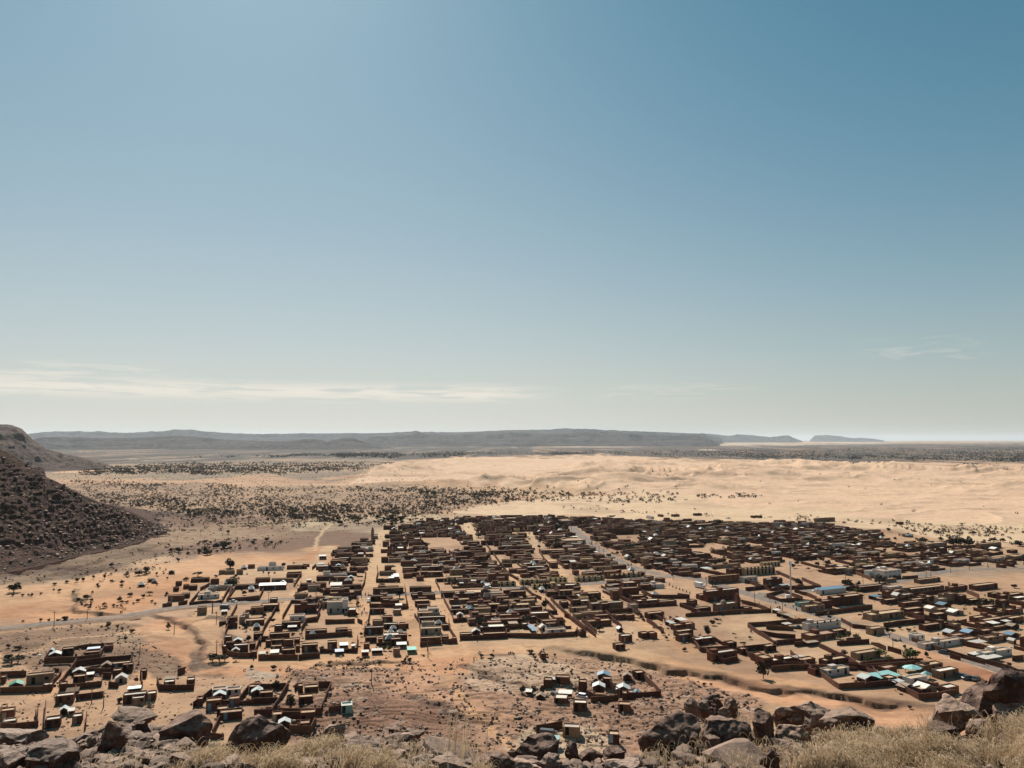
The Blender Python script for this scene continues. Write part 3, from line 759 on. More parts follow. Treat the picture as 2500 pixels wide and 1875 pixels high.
hill('hill', [(-900, 980), (-300, 1020), (-60, 1032), (0, 1036), (30, 1037), (55, 1047), (85, 1075), (120, 1097), (160, 1108), (200, 1115), (240, 1128), (272, 1136), (290, 1140)],
     [(-900, 1165), (0, 1155), (150, 1150), (250, 1146), (290, 1142)], [(-900, 2600), (0, 2500), (290, 2350)], 'hill_second',
     'brown terraced spur behind the nearer one', nt=130, step=2.0, rough=1.1, curve=1.3, seed=11)
hill('hill', [(30, 1100), (60, 1078), (100, 1069), (170, 1066), (250, 1070), (340, 1068), (430, 1064), (480, 1066), (560, 1074), (640, 1077), (700, 1077), (740, 1073), (772, 1072), (800, 1078), (835, 1070), (862, 1069), (880, 1075), (905, 1084), (930, 1090), (965, 1097)],
     6200, 8200, 'mesa_far', 'dark flat-topped range', nt=60, step=2.5, curve=1.2, seed=21, cap=1, spur=0.35)
hill('hill', [(880, 1075), (905, 1066), (960, 1063), (1010, 1060), (1100, 1061), (1240, 1058), (1380, 1059), (1490, 1056), (1560, 1060), (1640, 1063), (1700, 1064), (1722, 1067), (1740, 1076), (1755, 1083)],
     8800, 11500, 'mesa_far', 'long blue plateau in the middle distance', nt=60, step=2.5, curve=1.2, seed=31, cap=1, spur=0.3)
hill('hill', [(-300, 1066), (60, 1062), (85, 1058), (110, 1055), (190, 1053), (270, 1056), (320, 1057), (400, 1054), (425, 1050), (470, 1049), (495, 1053), (560, 1058), (620, 1061), (700, 1059), (780, 1058), (880, 1058), (930, 1057), (1000, 1055), (1013, 1053), (1030, 1056), (1130, 1055),
      (1200, 1052), (1240, 1050), (1340, 1049), (1380, 1046), (1440, 1049), (1530, 1052), (1640, 1056), (1720, 1060), (1760, 1072)],
     13500, 16500, 'mesa_far', 'highest plateau on the skyline', nt=50, step=2.5, curve=1.2, seed=41, cap=1, spur=0.3)
hill('hill', [(1620, 1062), (1640, 1057), (1730, 1059), (1780, 1064), (1800, 1060), (1830, 1062), (1880, 1067), (1900, 1065), (1912, 1063), (1924, 1063), (1935, 1069), (1955, 1076)],
     20000, 23000, 'mesa_far', 'pale pointed hills at the end of the range', nt=40, step=2.0, curve=1.2, seed=51, cap=1)
hill('hill', [(1975, 1075), (1988, 1063), (2020, 1062), (2050, 1065), (2075, 1070), (2100, 1069), (2130, 1071), (2155, 1075)],
     27000, 30000, 'mesa_far', 'faint lone table mountain', nt=40, step=2.0, curve=1.2, seed=61, cap=1)

# ================================================================ HILLSIDE the photograph is taken from
def spaced(a, b, fine0, fine1, df, growth):
    v = list(np.arange(fine0, fine1, df)); s = df; q = fine1
    while q < b: v.append(q); s *= growth; q += s
    s = df; q = fine0 - df
    while q > a: v.insert(0, q); s *= growth; q -= s
    return np.array(v)
hx, hy = spaced(-130, 130, -13, 13, 0.11, 1.08), spaced(-40, 150, 4, 17, 0.09, 1.08)
yy, xx = np.meshgrid(hy, hx, indexing='ij')
zz = fore_z(xx, yy)
t = NT('hillside'); p = t.pos()
a = t.noise(p, 1.3, 6, 0.65); b = t.noise(p, 9.0, 5, 0.7)
c = t.mix(t.ramp(a, [(0.35, 0.0), (0.65, 1.0)]), (0.16, 0.105, 0.075), (0.32, 0.225, 0.155))
c = t.mix(t.math('MULTIPLY', t.ramp(b, [(0.5, 0.0), (0.65, 1.0)]), 0.6), c, (0.09, 0.06, 0.045))
t.set('Base Color', c); t.bump(t.noise(p, 14.0, 6, 0.7), 0.8, 0.06); M['hillside'] = t.m
o = np_mesh('hillside', np.stack([xx, yy, zz], -1).reshape(-1, 3), grid_faces(len(hy), len(hx)), 'hillside', True)
tag(o, 'gravelly brow of the hillside under the boulders', 'hillside', kind='structure')

# ================================================================ HAZE
hz = NT('haze_air'); hz.t.nodes.remove(hz.b)
pv = hz.n('ShaderNodeVolumePrincipled'); pv.inputs['Density'].default_value = HAZE_D; pv.inputs['Color'].default_value = (*HAZE_C, 1)
pv.inputs['Anisotropy'].default_value = 0.25
hz.l(pv.outputs[0], hz.out.inputs['Volume'])
M['haze'] = hz.m
mb = MB(); mb.box(-75000, 75000, -75000, 75000, -9, 420)
o = mb.build('haze', 'haze'); tag(o, 'thin dusty air over the plain', 'haze', kind='stuff')
# ================================================================ TOWN
rnd = random.Random(7)
CR = {'1': (500, 1260, 4.424), '2': (960, 1240, 4.424), '3': (1420, 1240, 4.096), '4': (1940, 1240, 3.95), '5': (620, 1560, 3.456),
      '6': (1240, 1560, 3.456), '7': (1860, 1560, 3.456), '0': (0, 1280, 3.456), '8': (0, 1560, 3.456), 'a': (560, 1260, 7.373), 'b': (1100, 1260, 7.373), 'c': (1700, 1330, 7.373)}
def zone_az(px, py):
    if py > 1560 and px < 860: return rad(-14 - 12 * max(0, min(1, (700 - px) / 700)))
    if px < 640: return rad(-16)
    if px > 1640 or (px > 1560 and py > 1490): return rad(-24)
    if px > 1180 and py > 1620: return rad(8)
    return rad(-10 - 8 * max(0, min(1, (px - 1200) / 440)))
# x left, x right, y of the front wall's top, y of its foot, y of the roof's far edge, kind
# b r t g w y: mud, reddish, tan, grey plaster, white, ochre arcade; capital = pale roof; G gable shed, A tent, C flat canopy on posts, P pyramid roof
HS = {
'1': """190 465 1400 1482 1385 B;480 545 1395 1440 1380 b;210 290 1310 1365 1288 B;525 625 1270 1330 1253 b;230 335 1160 1215 1143 B;240 350 1122 1150 1112 b;440 640 1145 1185 1108 b;370 430 1085 1160 1078 g;405 475 1070 1108 1055 g
495 635 985 1060 972 b;600 790 960 1030 928 b;965 1205 955 1052 934 B;1318 1484 925 1050 895 w;1485 1545 893 1050 885 w;915 1070 1078 1150 1048 w;830 1030 1145 1212 1128 b;750 830 1190 1242 1176 B;695 915 1270 1342 1248 b
1085 1315 1235 1302 1218 b;1410 1540 1220 1290 1203 b;1542 1588 1240 1300 1230 b;850 955 1335 1410 1322 b;720 848 1355 1402 1340 b;965 1025 1345 1392 1333 b;1045 1220 1390 1470 1368 b;1325 1428 1358 1445 1343 b;830 975 1450 1512 1433 b
710 828 1440 1470 1415 b;655 715 1355 1410 1343 b;1540 1630 1010 1082 975 B;980 1010 1420 1465 1410 b;970 1110 838 895 830 t;1350 1435 830 882 812 r;1615 1690 800 855 790 b;1350 1460 797 822 785 B;1470 1560 797 825 785 B
1105 1310 725 778 713 b;1490 1690 745 792 728 b;1485 1640 610 648 594 b;1205 1370 650 700 635 b;1200 1330 540 582 522 B;1540 1590 405 447 396 b;1735 1815 415 442 390 b;1680 1820 332 375 318 w;1590 1678 320 370 308 b;1590 1662 292 318 282 b
1680 1770 262 300 250 b;1820 1870 212 248 200 g;130 260 768 802 756 g;335 585 745 792 733 b;590 865 748 802 728 K;545 700 670 722 658 b;720 950 680 722 665 t;880 1040 635 667 622 b;65 150 690 747 680 b;565 845 550 592 535 w
690 765 498 545 488 w;885 1100 540 577 528 b;150 215 592 632 580 t;217 320 595 632 582 t;340 410 580 632 568 t;465 540 540 568 530 b;1730 1930 1200 1282 1178 B;1810 1920 1140 1185 1125 t;1915 2030 1085 1157 1070 b;1780 1940 1000 1062 985 b
1790 1925 860 922 848 b;1995 2100 905 972 895 b;1925 1985 910 952 898 b;1815 2145 780 842 762 b;1932 2085 1170 1222 1152 B;2100 2168 1160 1232 1148 b;1730 1850 1310 1372 1298 b;1870 1922 1322 1402 1308 b;2010 2115 1325 1402 1298 b
1715 1780 1375 1452 1365 b;2035 2108 1430 1512 1412 t;1985 2150 458 502 445 t;1905 1982 445 502 438 b;1885 2065 602 640 590 t;1900 2058 362 397 352 b;1945 2140 200 238 190 b;2015 2150 252 290 246 b;1920 1990 272 330 262 b;500 560 1490 1530 1480 b
1040 1105 740 778 728 b;1375 1450 470 500 455 b;1640 1775 463 500 440 b""",
'2': """280 565 1180 1247 1158 B;300 520 1300 1372 1268 g;285 375 1110 1160 1085 w;377 495 1085 1152 1052 w;205 455 942 987 920 b;300 412 850 907 838 b;178 298 855 908 840 b;310 445 1250 1290 1233 g;530 602 1282 1322 1270 b
295 515 1400 1482 1385 b;525 600 1395 1450 1385 b;645 682 1425 1465 1415 r;520 655 910 967 893 b;670 795 940 970 905 b;800 1033 915 962 872 V;1036 1172 910 955 868 V;1025 1250 708 792 690 r;842 1015 758 802 742 t;685 840 765 832 750 t
1135 1325 800 852 785 Y;1370 1580 777 832 758 Y;1675 1880 760 812 742 Y;1975 2210 750 802 730 Y;1505 2020 832 882 805 Y;610 825 990 1042 965 b;828 1060 1010 1072 990 r;620 803 1098 1152 1080 b;885 1055 1085 1152 1062 t;1195 1370 1000 1042 985 b
1260 1480 1062 1102 1030 t;1310 1480 1102 1150 1085 T;1490 1610 1085 1122 1072 b;930 1048 1165 1202 1150 t;985 1052 1160 1232 1148 b;1070 1153 1205 1267 1195 w;1155 1425 1200 1262 1178 b;940 1210 1322 1347 1278 B;975 1220 1355 1422 1345 b
725 852 1370 1422 1350 b;1400 1458 1252 1312 1228 B;1665 1865 1325 1377 1292 w;1610 1855 1215 1282 1188 r;2010 2082 1342 1392 1325 b;1600 1650 1600 1640 1590 b;1915 2100 1078 1132 1055 t;1960 2210 1145 1202 1118 t;1995 2190 945 1002 915 B
1660 1780 902 962 890 b;2105 2210 1215 1272 1190 b;920 1100 668 702 655 t;1170 1285 605 642 593 b;1255 1435 662 702 650 b;1345 1440 672 712 655 V;1040 1520 462 502 442 r;810 935 362 417 350 b;375 535 690 742 672 b;625 832 685 742 668 b;140 285 710 742 700 b
660 825 470 502 455 b;405 548 440 482 425 b;478 650 525 562 512 b;125 305 515 552 505 b;950 1160 355 402 348 b;1185 1400 345 385 335 b;1040 1100 600 650 585 r;1180 1420 560 600 545 t;1520 1630 560 610 540 b;1410 1500 600 640 585 B
1600 2000 455 500 430 r;1850 1945 412 445 400 w;1700 1780 590 650 575 r;1990 2190 430 470 415 t;1270 1420 300 340 290 b;1010 1160 285 325 275 r;1850 2080 350 395 315 t;1660 1850 300 350 285 t;1085 1200 120 160 105 b;1230 1340 110 150 97 b;1830 1930 135 180 110 g""",
'3': """1253 1572 830 942 795 R2;1190 1253 870 922 850 r;1357 1560 962 1050 930 M;1300 1580 682 762 655 r2;1477 1630 612 682 598 r2;1640 1935 602 682 572 y2;1300 1590 572 612 545 t;1265 1440 518 552 503 b;1642 1810 482 532 463 b;1815 1985 545 592 528 y
1855 2010 712 782 690 B;1620 1760 692 752 672 w;640 828 772 812 742 w;760 835 705 747 695 b;500 710 722 757 708 b;425 555 748 802 722 b;345 420 725 770 712 b;305 590 667 707 648 Y;0 225 692 732 668 Y;555 780 932 977 905 B;782 950 942 982 925 b
1135 1292 1005 1057 983 b;665 825 1052 1112 1028 b;65 300 1132 1192 1098 r;340 440 1082 1122 1068 r;442 530 1080 1122 1063 r;400 505 1275 1347 1258 B;340 435 1372 1427 1358 b;0 45 1237 1287 1225 b;690 755 1250 1312 1240 b;605 680 1260 1310 1252 b
930 1130 1172 1227 1150 r;962 1115 1240 1290 1220 b;982 1100 1270 1342 1243 b;1147 1335 1312 1372 1288 B;1470 1550 1347 1412 1332 b;1307 1555 1452 1542 1418 R;1600 1665 1412 1472 1395 b;1850 1945 1392 1442 1378 b;1745 1822 1462 1542 1445 r
97 415 952 1022 928 T;0 195 855 925 830 b;0 215 1042 1102 1018 t;1117 1193 662 702 652 b;845 975 612 642 598 b;975 1112 608 642 596 r;975 1112 640 682 632 r;460 600 440 490 430 b;545 740 462 505 450 t;590 740 495 540 480 b;740 885 500 560 485 b
700 800 395 445 388 r;780 840 432 462 425 b;930 1068 340 378 330 t;1180 1400 312 350 302 r;1740 1880 400 448 388 r;1005 1150 140 185 128 b;1155 1330 165 208 150 b;825 1000 280 325 268 b;780 880 165 195 157 r;540 660 170 205 160 t;1240 1400 210 240 200 t
1600 1750 255 290 245 b;1320 1470 180 215 168 b;1135 1203 56 80 50 b;915 980 66 90 60 b;838 885 100 130 95 b;693 725 85 112 74 w;785 820 72 90 66 b;1715 1740 85 102 80 b;1770 1808 82 102 75 b;1010 1110 145 175 135 b;1085 1155 925 972 912 b
1625 1705 1012 1047 998 b;130 300 590 630 575 t;230 400 625 665 608 b;60 130 640 668 625 w;260 520 210 270 222 b;1375 1420 130 150 120 t;1500 1620 530 560 520 b""",
'4': """250 495 797 837 765 H;385 660 862 952 820 b2;128 445 1115 1192 1065 w2;385 500 1182 1242 1160 b;155 400 1232 1292 1175 r;110 290 947 1012 925 t;45 185 922 962 898 e;190 360 905 980 878 b;745 1060 1030 1092 975 t;745 865 1160 1232 1140 t
1257 1492 1130 1187 1108 b;1165 1253 1225 1292 1215 w;1257 1630 1312 1372 1245 W;1830 2092 1395 1462 1352 W;605 825 1400 1472 1375 t;710 860 605 672 590 w;860 1030 605 692 570 w2;1072 1235 530 562 515 w;1237 1375 512 547 495 b;942 1080 515 547 500 r
1105 1235 465 495 450 b;640 825 430 467 415 w;555 710 475 507 460 r;415 598 582 622 555 t;20 215 470 512 455 b;1290 1470 342 387 318 g;1792 1995 345 397 325 t;1340 1420 430 467 420 b;1450 1510 450 487 440 t;1500 1667 762 812 738 r
1750 1960 748 797 715 r;1120 1445 782 832 740 t;888 1050 802 862 785 r;880 1000 890 932 875 b;1145 1275 882 932 860 b;1050 1222 930 962 922 b;1392 1500 990 1027 975 t;1702 1795 885 932 875 b;2000 2205 850 887 830 b;2060 2200 985 1030 975 b
1745 1900 1062 1107 1040 r;1835 2025 1092 1132 1072 r;2085 2210 1062 1112 1045 r;1645 1770 1282 1322 1260 r;1855 2050 1260 1307 1240 t;1825 1915 1200 1237 1185 r;1540 1650 1250 1285 1238 b;190 275 1582 1622 1563 b;2125 2210 465 510 445 t;1988 2042 552 582 548 r
210 390 100 140 90 t;355 530 190 235 175 r;580 830 222 262 205 t;1000 1050 140 160 135 b;1100 1145 262 285 250 t;640 770 315 345 300 b;1100 1240 345 370 338 b;380 520 310 350 298 r;100 200 200 230 190 b;90 180 280 310 270 w;640 740 265 300 255 t
880 980 700 725 690 t;1195 1405 700 730 685 t;630 865 760 812 745 b;380 600 470 505 455 r;490 620 760 800 750 b;1915 1985 835 868 828 b;1995 2070 890 965 880 b;1560 1640 440 470 430 r;2085 2150 420 440 412 b;570 700 545 580 530 y;710 845 545 585 535 y""",
'7': """545 735 265 322 245 W;447 515 275 312 263 b;1040 1137 245 300 230 b;1362 1525 222 287 198 t;1500 1658 270 342 246 T;1255 1392 330 392 312 W;1070 1137 352 387 335 b;1562 1660 425 472 403 B;100 278 178 242 140 R;20 96 160 240 120 r;535 725 190 235 160 b;335 450 180 230 170 b;1345 1420 435 485 425 b""",
'8': """520 620 82 137 68 b;710 840 125 167 113 b;220 450 305 387 293 t;362 440 402 447 388 B;615 720 315 377 303 b;1032 1120 230 272 218 b;950 1022 278 322 266 b;465 622 480 557 453 B;1035 1232 472 552 448 B;1112 1215 497 567 478 T;1237 1315 465 522 443 B;1380 1470 388 422 372 B
1573 1640 368 402 348 B;1787 1908 425 492 412 w;1908 2027 428 490 410 w;1737 1865 520 607 500 r;1932 2020 512 567 497 b;2100 2192 412 462 402 b;1828 1920 620 657 607 b;1852 2040 648 690 626 b;378 508 680 762 650 B;607 690 670 722 646 B;0 118 605 687 590 b;20 132 722 767 700 T
1180 1235 290 325 280 b;0 40 340 380 322 b;940 1100 222 262 215 b;500 560 405 440 395 b;1655 1710 505 570 490 b;0 40 600 640 595 t;880 950 75 110 60 b""",
'5': """425 542 405 477 388 b;375 497 487 567 465 r;390 517 620 712 600 r;45 158 480 517 462 b;737 830 560 627 535 E;150 235 650 705 640 b;370 405 405 455 395 b;385 470 755 782 738 b;600 700 1200 1250 1190 b;0 48 405 440 395 b""",
'6': """595 665 362 417 353 b;800 872 342 390 330 b;1087 1160 290 342 278 b;552 665 530 607 500 B;390 500 507 560 462 B;965 1006 465 517 455 b;1015 1060 465 510 458 b;930 1035 562 612 550 b;462 605 750 807 712 T;848 940 848 872 830 b;398 520 335 375 325 b;300 370 378 400 365 b""",
'0': """1415 1550 602 652 592 b;1530 1598 590 625 583 b;1668 1845 595 635 572 w;1765 1830 520 557 512 w;1832 1955 527 557 512 w;1610 1765 460 492 448 b;1775 1845 465 512 455 b;1590 1660 518 557 505 b;1545 1590 518 547 508 b;1663 1740 700 765 688 t;1912 2000 835 880 822 B
1460 1505 540 568 530 b;1905 2000 465 505 455 b;1480 1530 500 520 492 b"""}
# gables, tents, canopies: x left, x right, eave y, foot y, ridge y, letter G/A/C/P, colour
SH = {
'1': """290 372 1468 1498 1438 G w;520 595 1205 1235 1178 A w;175 240 1045 1068 1030 C w;890 990 1215 1242 1198 C w;1120 1197 1290 1312 1272 A w;1455 1550 1400 1440 1370 C t;1405 1502 1478 1512 1450 C b;700 800 1500 1522 1465 C w;580 655 1490 1540 1466 C w;1350 1480 740 772 702 C w;1125 1190 770 786 753 A w
1478 1530 645 660 625 A w;1545 1607 672 690 650 G t;1505 1590 705 722 690 A w;1415 1470 545 560 528 G t;1095 1150 708 722 696 C w;465 532 790 806 768 A w;385 455 568 582 552 A w;815 865 726 745 708 G w;1970 2045 1278 1300 1252 A w;2075 2147 1280 1300 1265 A w;1690 1772 1472 1530 1455 C w
1800 1920 1465 1502 1445 C w;2070 2180 1402 1432 1378 C t;2015 2100 655 682 635 C t;1230 1310 430 470 415 C w;1215 1290 524 545 508 C w;1655 1712 405 432 398 C w;310 400 1375 1392 1362 G t;2000 2070 1235 1252 1222 A w;205 230 735 750 728 A w;1580 1620 1420 1450 1408 C w;30 95 790 808 772 A w""",
'2': """450 532 1268 1285 1250 A w;415 507 1440 1458 1405 G t;35 147 1492 1522 1465 C t;150 252 1547 1577 1513 C n;690 757 1172 1192 1142 G w;855 940 1350 1378 1310 G t;1250 1350 1270 1290 1248 C g;1465 1530 1300 1332 1264 C b;1500 1557 1335 1367 1312 C b;1585 1665 1310 1335 1255 G w;950 1010 818 835 795 A w;715 760 828 842 812 C w
790 850 790 815 778 C g;350 400 660 672 642 G t;1510 1560 625 640 608 A w;620 655 182 194 174 A w;1010 1060 716 730 706 A w;990 1050 840 860 822 C w;480 520 1262 1280 1240 G w;0 60 735 752 722 C t;1580 1625 245 256 236 A w;1180 1220 350 362 344 A w;620 660 570 580 560 A w;840 900 800 820 790 C w;180 260 582 596 570 A w""",
'3': """710 780 880 895 858 A w;975 1055 1140 1160 1115 C w;885 932 1168 1190 1140 C t;370 418 1220 1248 1203 G t;1200 1250 1330 1360 1312 G w;100 150 205 214 196 A w;1225 1300 620 634 604 C t;2005 2100 785 806 778 C t;2040 2110 1190 1205 1180 C w;2000 2080 1072 1100 1052 C k;2060 2130 1088 1115 1068 C g;1945 2000 1040 1062 1030 C w;750 790 240 252 230 A w;900 935 445 455 436 A w""",
'4': """1302 1385 980 1002 955 G w;1415 1505 948 966 922 G b;1507 1618 1010 1036 983 G w;1487 1582 1222 1240 1197 G t;1665 1762 1215 1240 1178 G b;2080 2165 1242 1262 1218 G b;1915 1975 402 415 380 G w;410 475 464 476 445 G w;765 840 876 888 860 C b;1220 1285 552 566 540 G w;30 130 1470 1500 1440 C w;2040 2100 1115 1135 1103 C w
2095 2170 1150 1175 1132 G g;1090 1150 268 286 255 P b;625 670 362 372 352 A w;280 310 326 336 318 A w;720 870 660 676 648 C w;130 240 1310 1345 1300 C g;2115 2150 1290 1320 1275 G w;1730 1860 1440 1462 1425 C w;1835 1995 1478 1500 1448 C w""",
'7': """860 965 350 375 318 G t;975 1152 325 368 282 C e;1237 1362 280 300 245 P m;1385 1455 332 350 312 P m;1340 1467 425 468 368 G w;1200 1292 420 450 398 G g;1130 1212 385 412 363 C t;1795 1900 50 72 30 C w""",
'8': """412 512 148 170 120 G t;70 192 395 435 355 G n;610 720 305 318 272 G t;968 1070 350 378 300 G w;850 942 240 268 196 G g;550 662 465 490 428 C k;1070 1187 440 470 418 C m;1385 1475 352 385 330 C g;1800 1902 495 520 462 G t;2120 2212 465 490 435 G t;500 572 632 652 612 G t;720 790 330 345 310 C w;730 842 118 125 112 C b;410 450 125 140 112 G t;565 625 640 660 625 C w""",
'5': """205 305 735 760 700 G t;0 68 460 480 432 G t""",
'6': """755 857 312 342 284 G b;970 1047 340 352 310 G g;715 817 415 440 380 G t;915 1032 440 460 395 G t;235 312 490 530 455 G g;368 432 862 900 832 C e;425 540 485 500 455 C w;1065 1110 470 500 455 G b;140 200 470 490 458 C w;330 400 372 382 360 C w""",
'0': """1155 1222 515 532 503 A w;1275 1322 492 502 484 A w;2095 2145 550 572 532 A w;2135 2190 870 892 850 A w;1865 1915 740 768 733 C w;1240 1290 482 490 474 C k;1420 1470 410 422 392 G g"""}
# yard walls as broken lines
YW = {
'1': "185 1400,195 1455,260 1505,380 1532,490 1530;490 1530,545 1485,600 1340,640 1230,700 1130,790 985;208 1380,215 1300,250 1215;577 1555,790 1552,1005 1550;1010 1555,1080 1545,1240 1530;1242 1480,1450 1478,1640 1478,1652 1330;1082 1330,1330 1312,1585 1292;600 1400,610 1350,690 1345;1045 1240,1100 1150;1095 1145,1215 1130,1245 1060;840 1115,935 945,1290 925;1290 925,1215 1070;1645 895,1640 985;1545 900,1650 892;1300 1165,1620 1155;180 955,255 800;235 935,400 925,585 912,632 815;237 930,305 795;0 952,180 945;1,0;1105 775,1350 850;1350 880,1690 855;1000 820,1120 790,1100 740;1040 740,1020 810;1740 610,1720 740,1690 800;1005 1090,1080 1095;1080 1150,1220 1140;1650 1150,1700 1170;1785 925,1780 985,2190 990;2160 770,2180 960;1850 710,1870 620,1860 560;1850 715,2110 712;1225 600,1440 600,1470 560;1370 440,1540 385;1160 580,1200 545;1060 545,1130 550;890 640,1045 632,960 770;700 790,880 785;1765 1160,1780 1060;1720 1300,1730 1190;1185 1440,1240 1530;2010 1230,2200 1210",
'2': "205 985,215 930;200 965,450 990;520 920,560 1030,640 1180,650 1242;650 1242,850 1225;290 1500,520 1470;525 1465,610 1470,680 1462;610 1335,690 1460;610 1330,600 1240;720 1430,860 1428,1070 1420,1240 1405;1240 1400,1590 1410,1770 1395,1965 1385;1965 1385,1990 1330;2080 1340,1900 1200,1850 1180;1610 1260,1480 1200,1430 1190;1140 1180,1430 1160,1770 1150;1770 1150,1690 1060,1640 1010;1190 930,1390 905,1410 870;1160 870,1155 925;1420 880,1510 960,1600 1000;840 1000,1100 990,1400 955;705 850,850 860,1130 848;690 800,720 860;455 800,500 890;460 800,690 790;190 960,440 955;230 1180,280 1250,300 1400;1920 1200,2050 1300,2190 1400;1700 1000,1820 1120,1920 1200;1700 985,2000 990;1250 730,1400 820,1550 870;1430 830,1600 820;1620 810,1700 860;880 690,930 740,1040 760;1590 500,1640 580,1720 640;1000 400,1100 530,1190 660,1260 740;0 1110,160 1090;130 950,160 1080;1200 1320,1400 1300;1580 770,1690 830;600 480,720 560,770 640;1220 1345,1225 1400;380 740,540 735",
'3': "985 990,1130 1045,1195 1080;1040 1090,1350 1070,1600 1055,1890 1045;1895 1050,1750 990,1600 955;980 990,1140 985;1610 985,1620 1050;1662 1195,1770 1270,1960 1380;1665 1190,1850 1178,2200 1150;1845 1215,2120 1230;1780 1270,1960 1300,2140 1310;1950 1370,2210 1350;1250 1455,1320 1520,1430 1560,1560 1535;1130 1370,1180 1430,1250 1450;1185 1440,1460 1430;1560 1440,1850 1410;1610 1450,1700 1510;1820 1600,2130 1590,2210 1600;2090 1470,2210 1560;665 1080,810 1140;500 1040,620 1110,610 1130;230 1050,500 1040;0 1140,150 1260;300 1130,400 1210;650 1140,820 1250;410 920,560 1000,780 985;600 850,700 900,770 905,1080 905;780 985,950 975;400 905,650 900;1660 750,1880 830,2210 805;1940 650,2210 770;1850 900,1990 945,2210 935;1850 895,2010 850,2210 920;1640 830,1900 800;1120 620,1250 650,1470 690;870 660,1000 690,1110 690;740 320,900 400,1220 395;1050 310,1230 390;600 460,720 550,850 620,900 680;1190 1300,1200 1370;1340 1340,1470 1400;960 890,1080 905;820 1110,835 1150;380 200,600 205",
'4': "0 820,120 850,215 890;0 900,180 930;70 700,250 775;0 790,255 775;200 1045,450 1010,750 970;320 1060,330 1040;450 1100,560 1160,740 1180;860 1150,1060 1125,1255 1110;1060 1030,1255 1095;1130 1290,1400 1390,1700 1480,1840 1520;1630 1330,1830 1370;1850 1510,2210 1610;2100 1480,2210 1470;500 1300,640 1290;410 1330,720 1310;740 1320,880 1380;900 1380,1030 1420;240 1350,600 1520;0 1450,130 1560;0 1110,120 1105;0 1340,150 1320,250 1310;620 1540,870 1510,1240 1500;520 1480,640 1560;660 1560,780 1620;100 1560,300 1560;300 1560,600 1570;590 640,740 700;1040 690,1190 680;900 680,1030 690;1130 600,1370 585,1380 560;1030 590,1140 600;830 520,1060 580;870 740,1090 850,1480 820;1590 500,2010 445;1660 820,1780 870;60 540,330 610;390 520,560 560,700 560;480 340,620 390;1300 390,1780 380,1830 400;1480 740,1500 760;1500 1450,1600 1480;1380 470,1400 500",
'7': "490 310,610 400,650 425,870 412;870 412,880 385;880 415,1110 395;1110 395,1230 460,1330 515;1330 515,1480 505,1630 475;1150 365,1260 360;740 250,940 280,970 330;735 190,830 250,1000 250,1360 225;930 270,1010 360;280 190,400 260,440 300;440 280,460 300;1290 380,1560 450,1650 455;80 275,260 262,400 258;730 230,860 250",
'8': "375 200,400 160,440 110;375 200,620 192,840 170;615 90,955 70;840 170,890 75;875 100,955 95;500 400,590 290,645 205;500 430,640 425,855 400,862 345;590 300,770 290,935 290;640 230,900 195,1115 180,1070 280;860 330,935 335;930 400,915 410,1000 412;1190 290,1200 410;1325 370,1345 435,1480 440,1635 432,1640 350;0 325,220 315;0 460,180 455,400 445;400 445,515 305;300 645,320 745,130 765;0 770,130 768;370 770,385 570;640 520,870 490;620 500,640 440;1630 580,1700 540,1785 470;1870 565,2212 545;2020 535,2095 440;1790 830,1850 700;1770 850,1890 840;1500 300,1560 280;730 660,720 770",
'5': "0 470,40 465;0 430,270 420;290 410,150 640;0 550,200 540;0 650,160 645;200 640,380 640,560 635;560 635,650 410;545 405,650 408;345 440,370 410;200 660,390 665;515 720,480 790,300 780;630 625,735 610;640 615,730 600",
'6': "240 785,330 770,460 745;665 480,760 530;840 380,950 480;1150 340,1290 480;1000 510,1290 490;700 540,930 520;1,0",
'0': "1597 690,1720 675,1870 668,1935 555;1597 690,1680 590;1690 560,1770 520;1955 540,1935 600;1910 655,2050 645,2190 630;1915 655,1990 545;1505 690,1580 670;1370 705,1450 690;1850 860,1905 840;1905 880,1930 860;2070 760,2212 740;2000 700,1915 860"}

TINTS = {'w': 'canvas_white', 't': 'metal_pale', 'b': 'metal_blue', 'n': 'metal_green', 'g': 'plaster_grey', 'e': 'metal_teal', 'm': 'metal_teal', 'k': 'timber'}
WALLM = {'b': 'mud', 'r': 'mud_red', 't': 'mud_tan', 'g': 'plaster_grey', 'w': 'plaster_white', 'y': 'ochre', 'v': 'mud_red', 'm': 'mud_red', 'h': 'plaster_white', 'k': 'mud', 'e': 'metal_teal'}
WCOL = {'mud': 'dark brown mud', 'mud_red': 'reddish mud', 'mud_tan': 'tan mud', 'plaster_grey': 'grey plastered', 'plaster_white': 'white plastered', 'ochre': 'ochre arcaded', 'metal_teal': 'teal sheet-metal'}

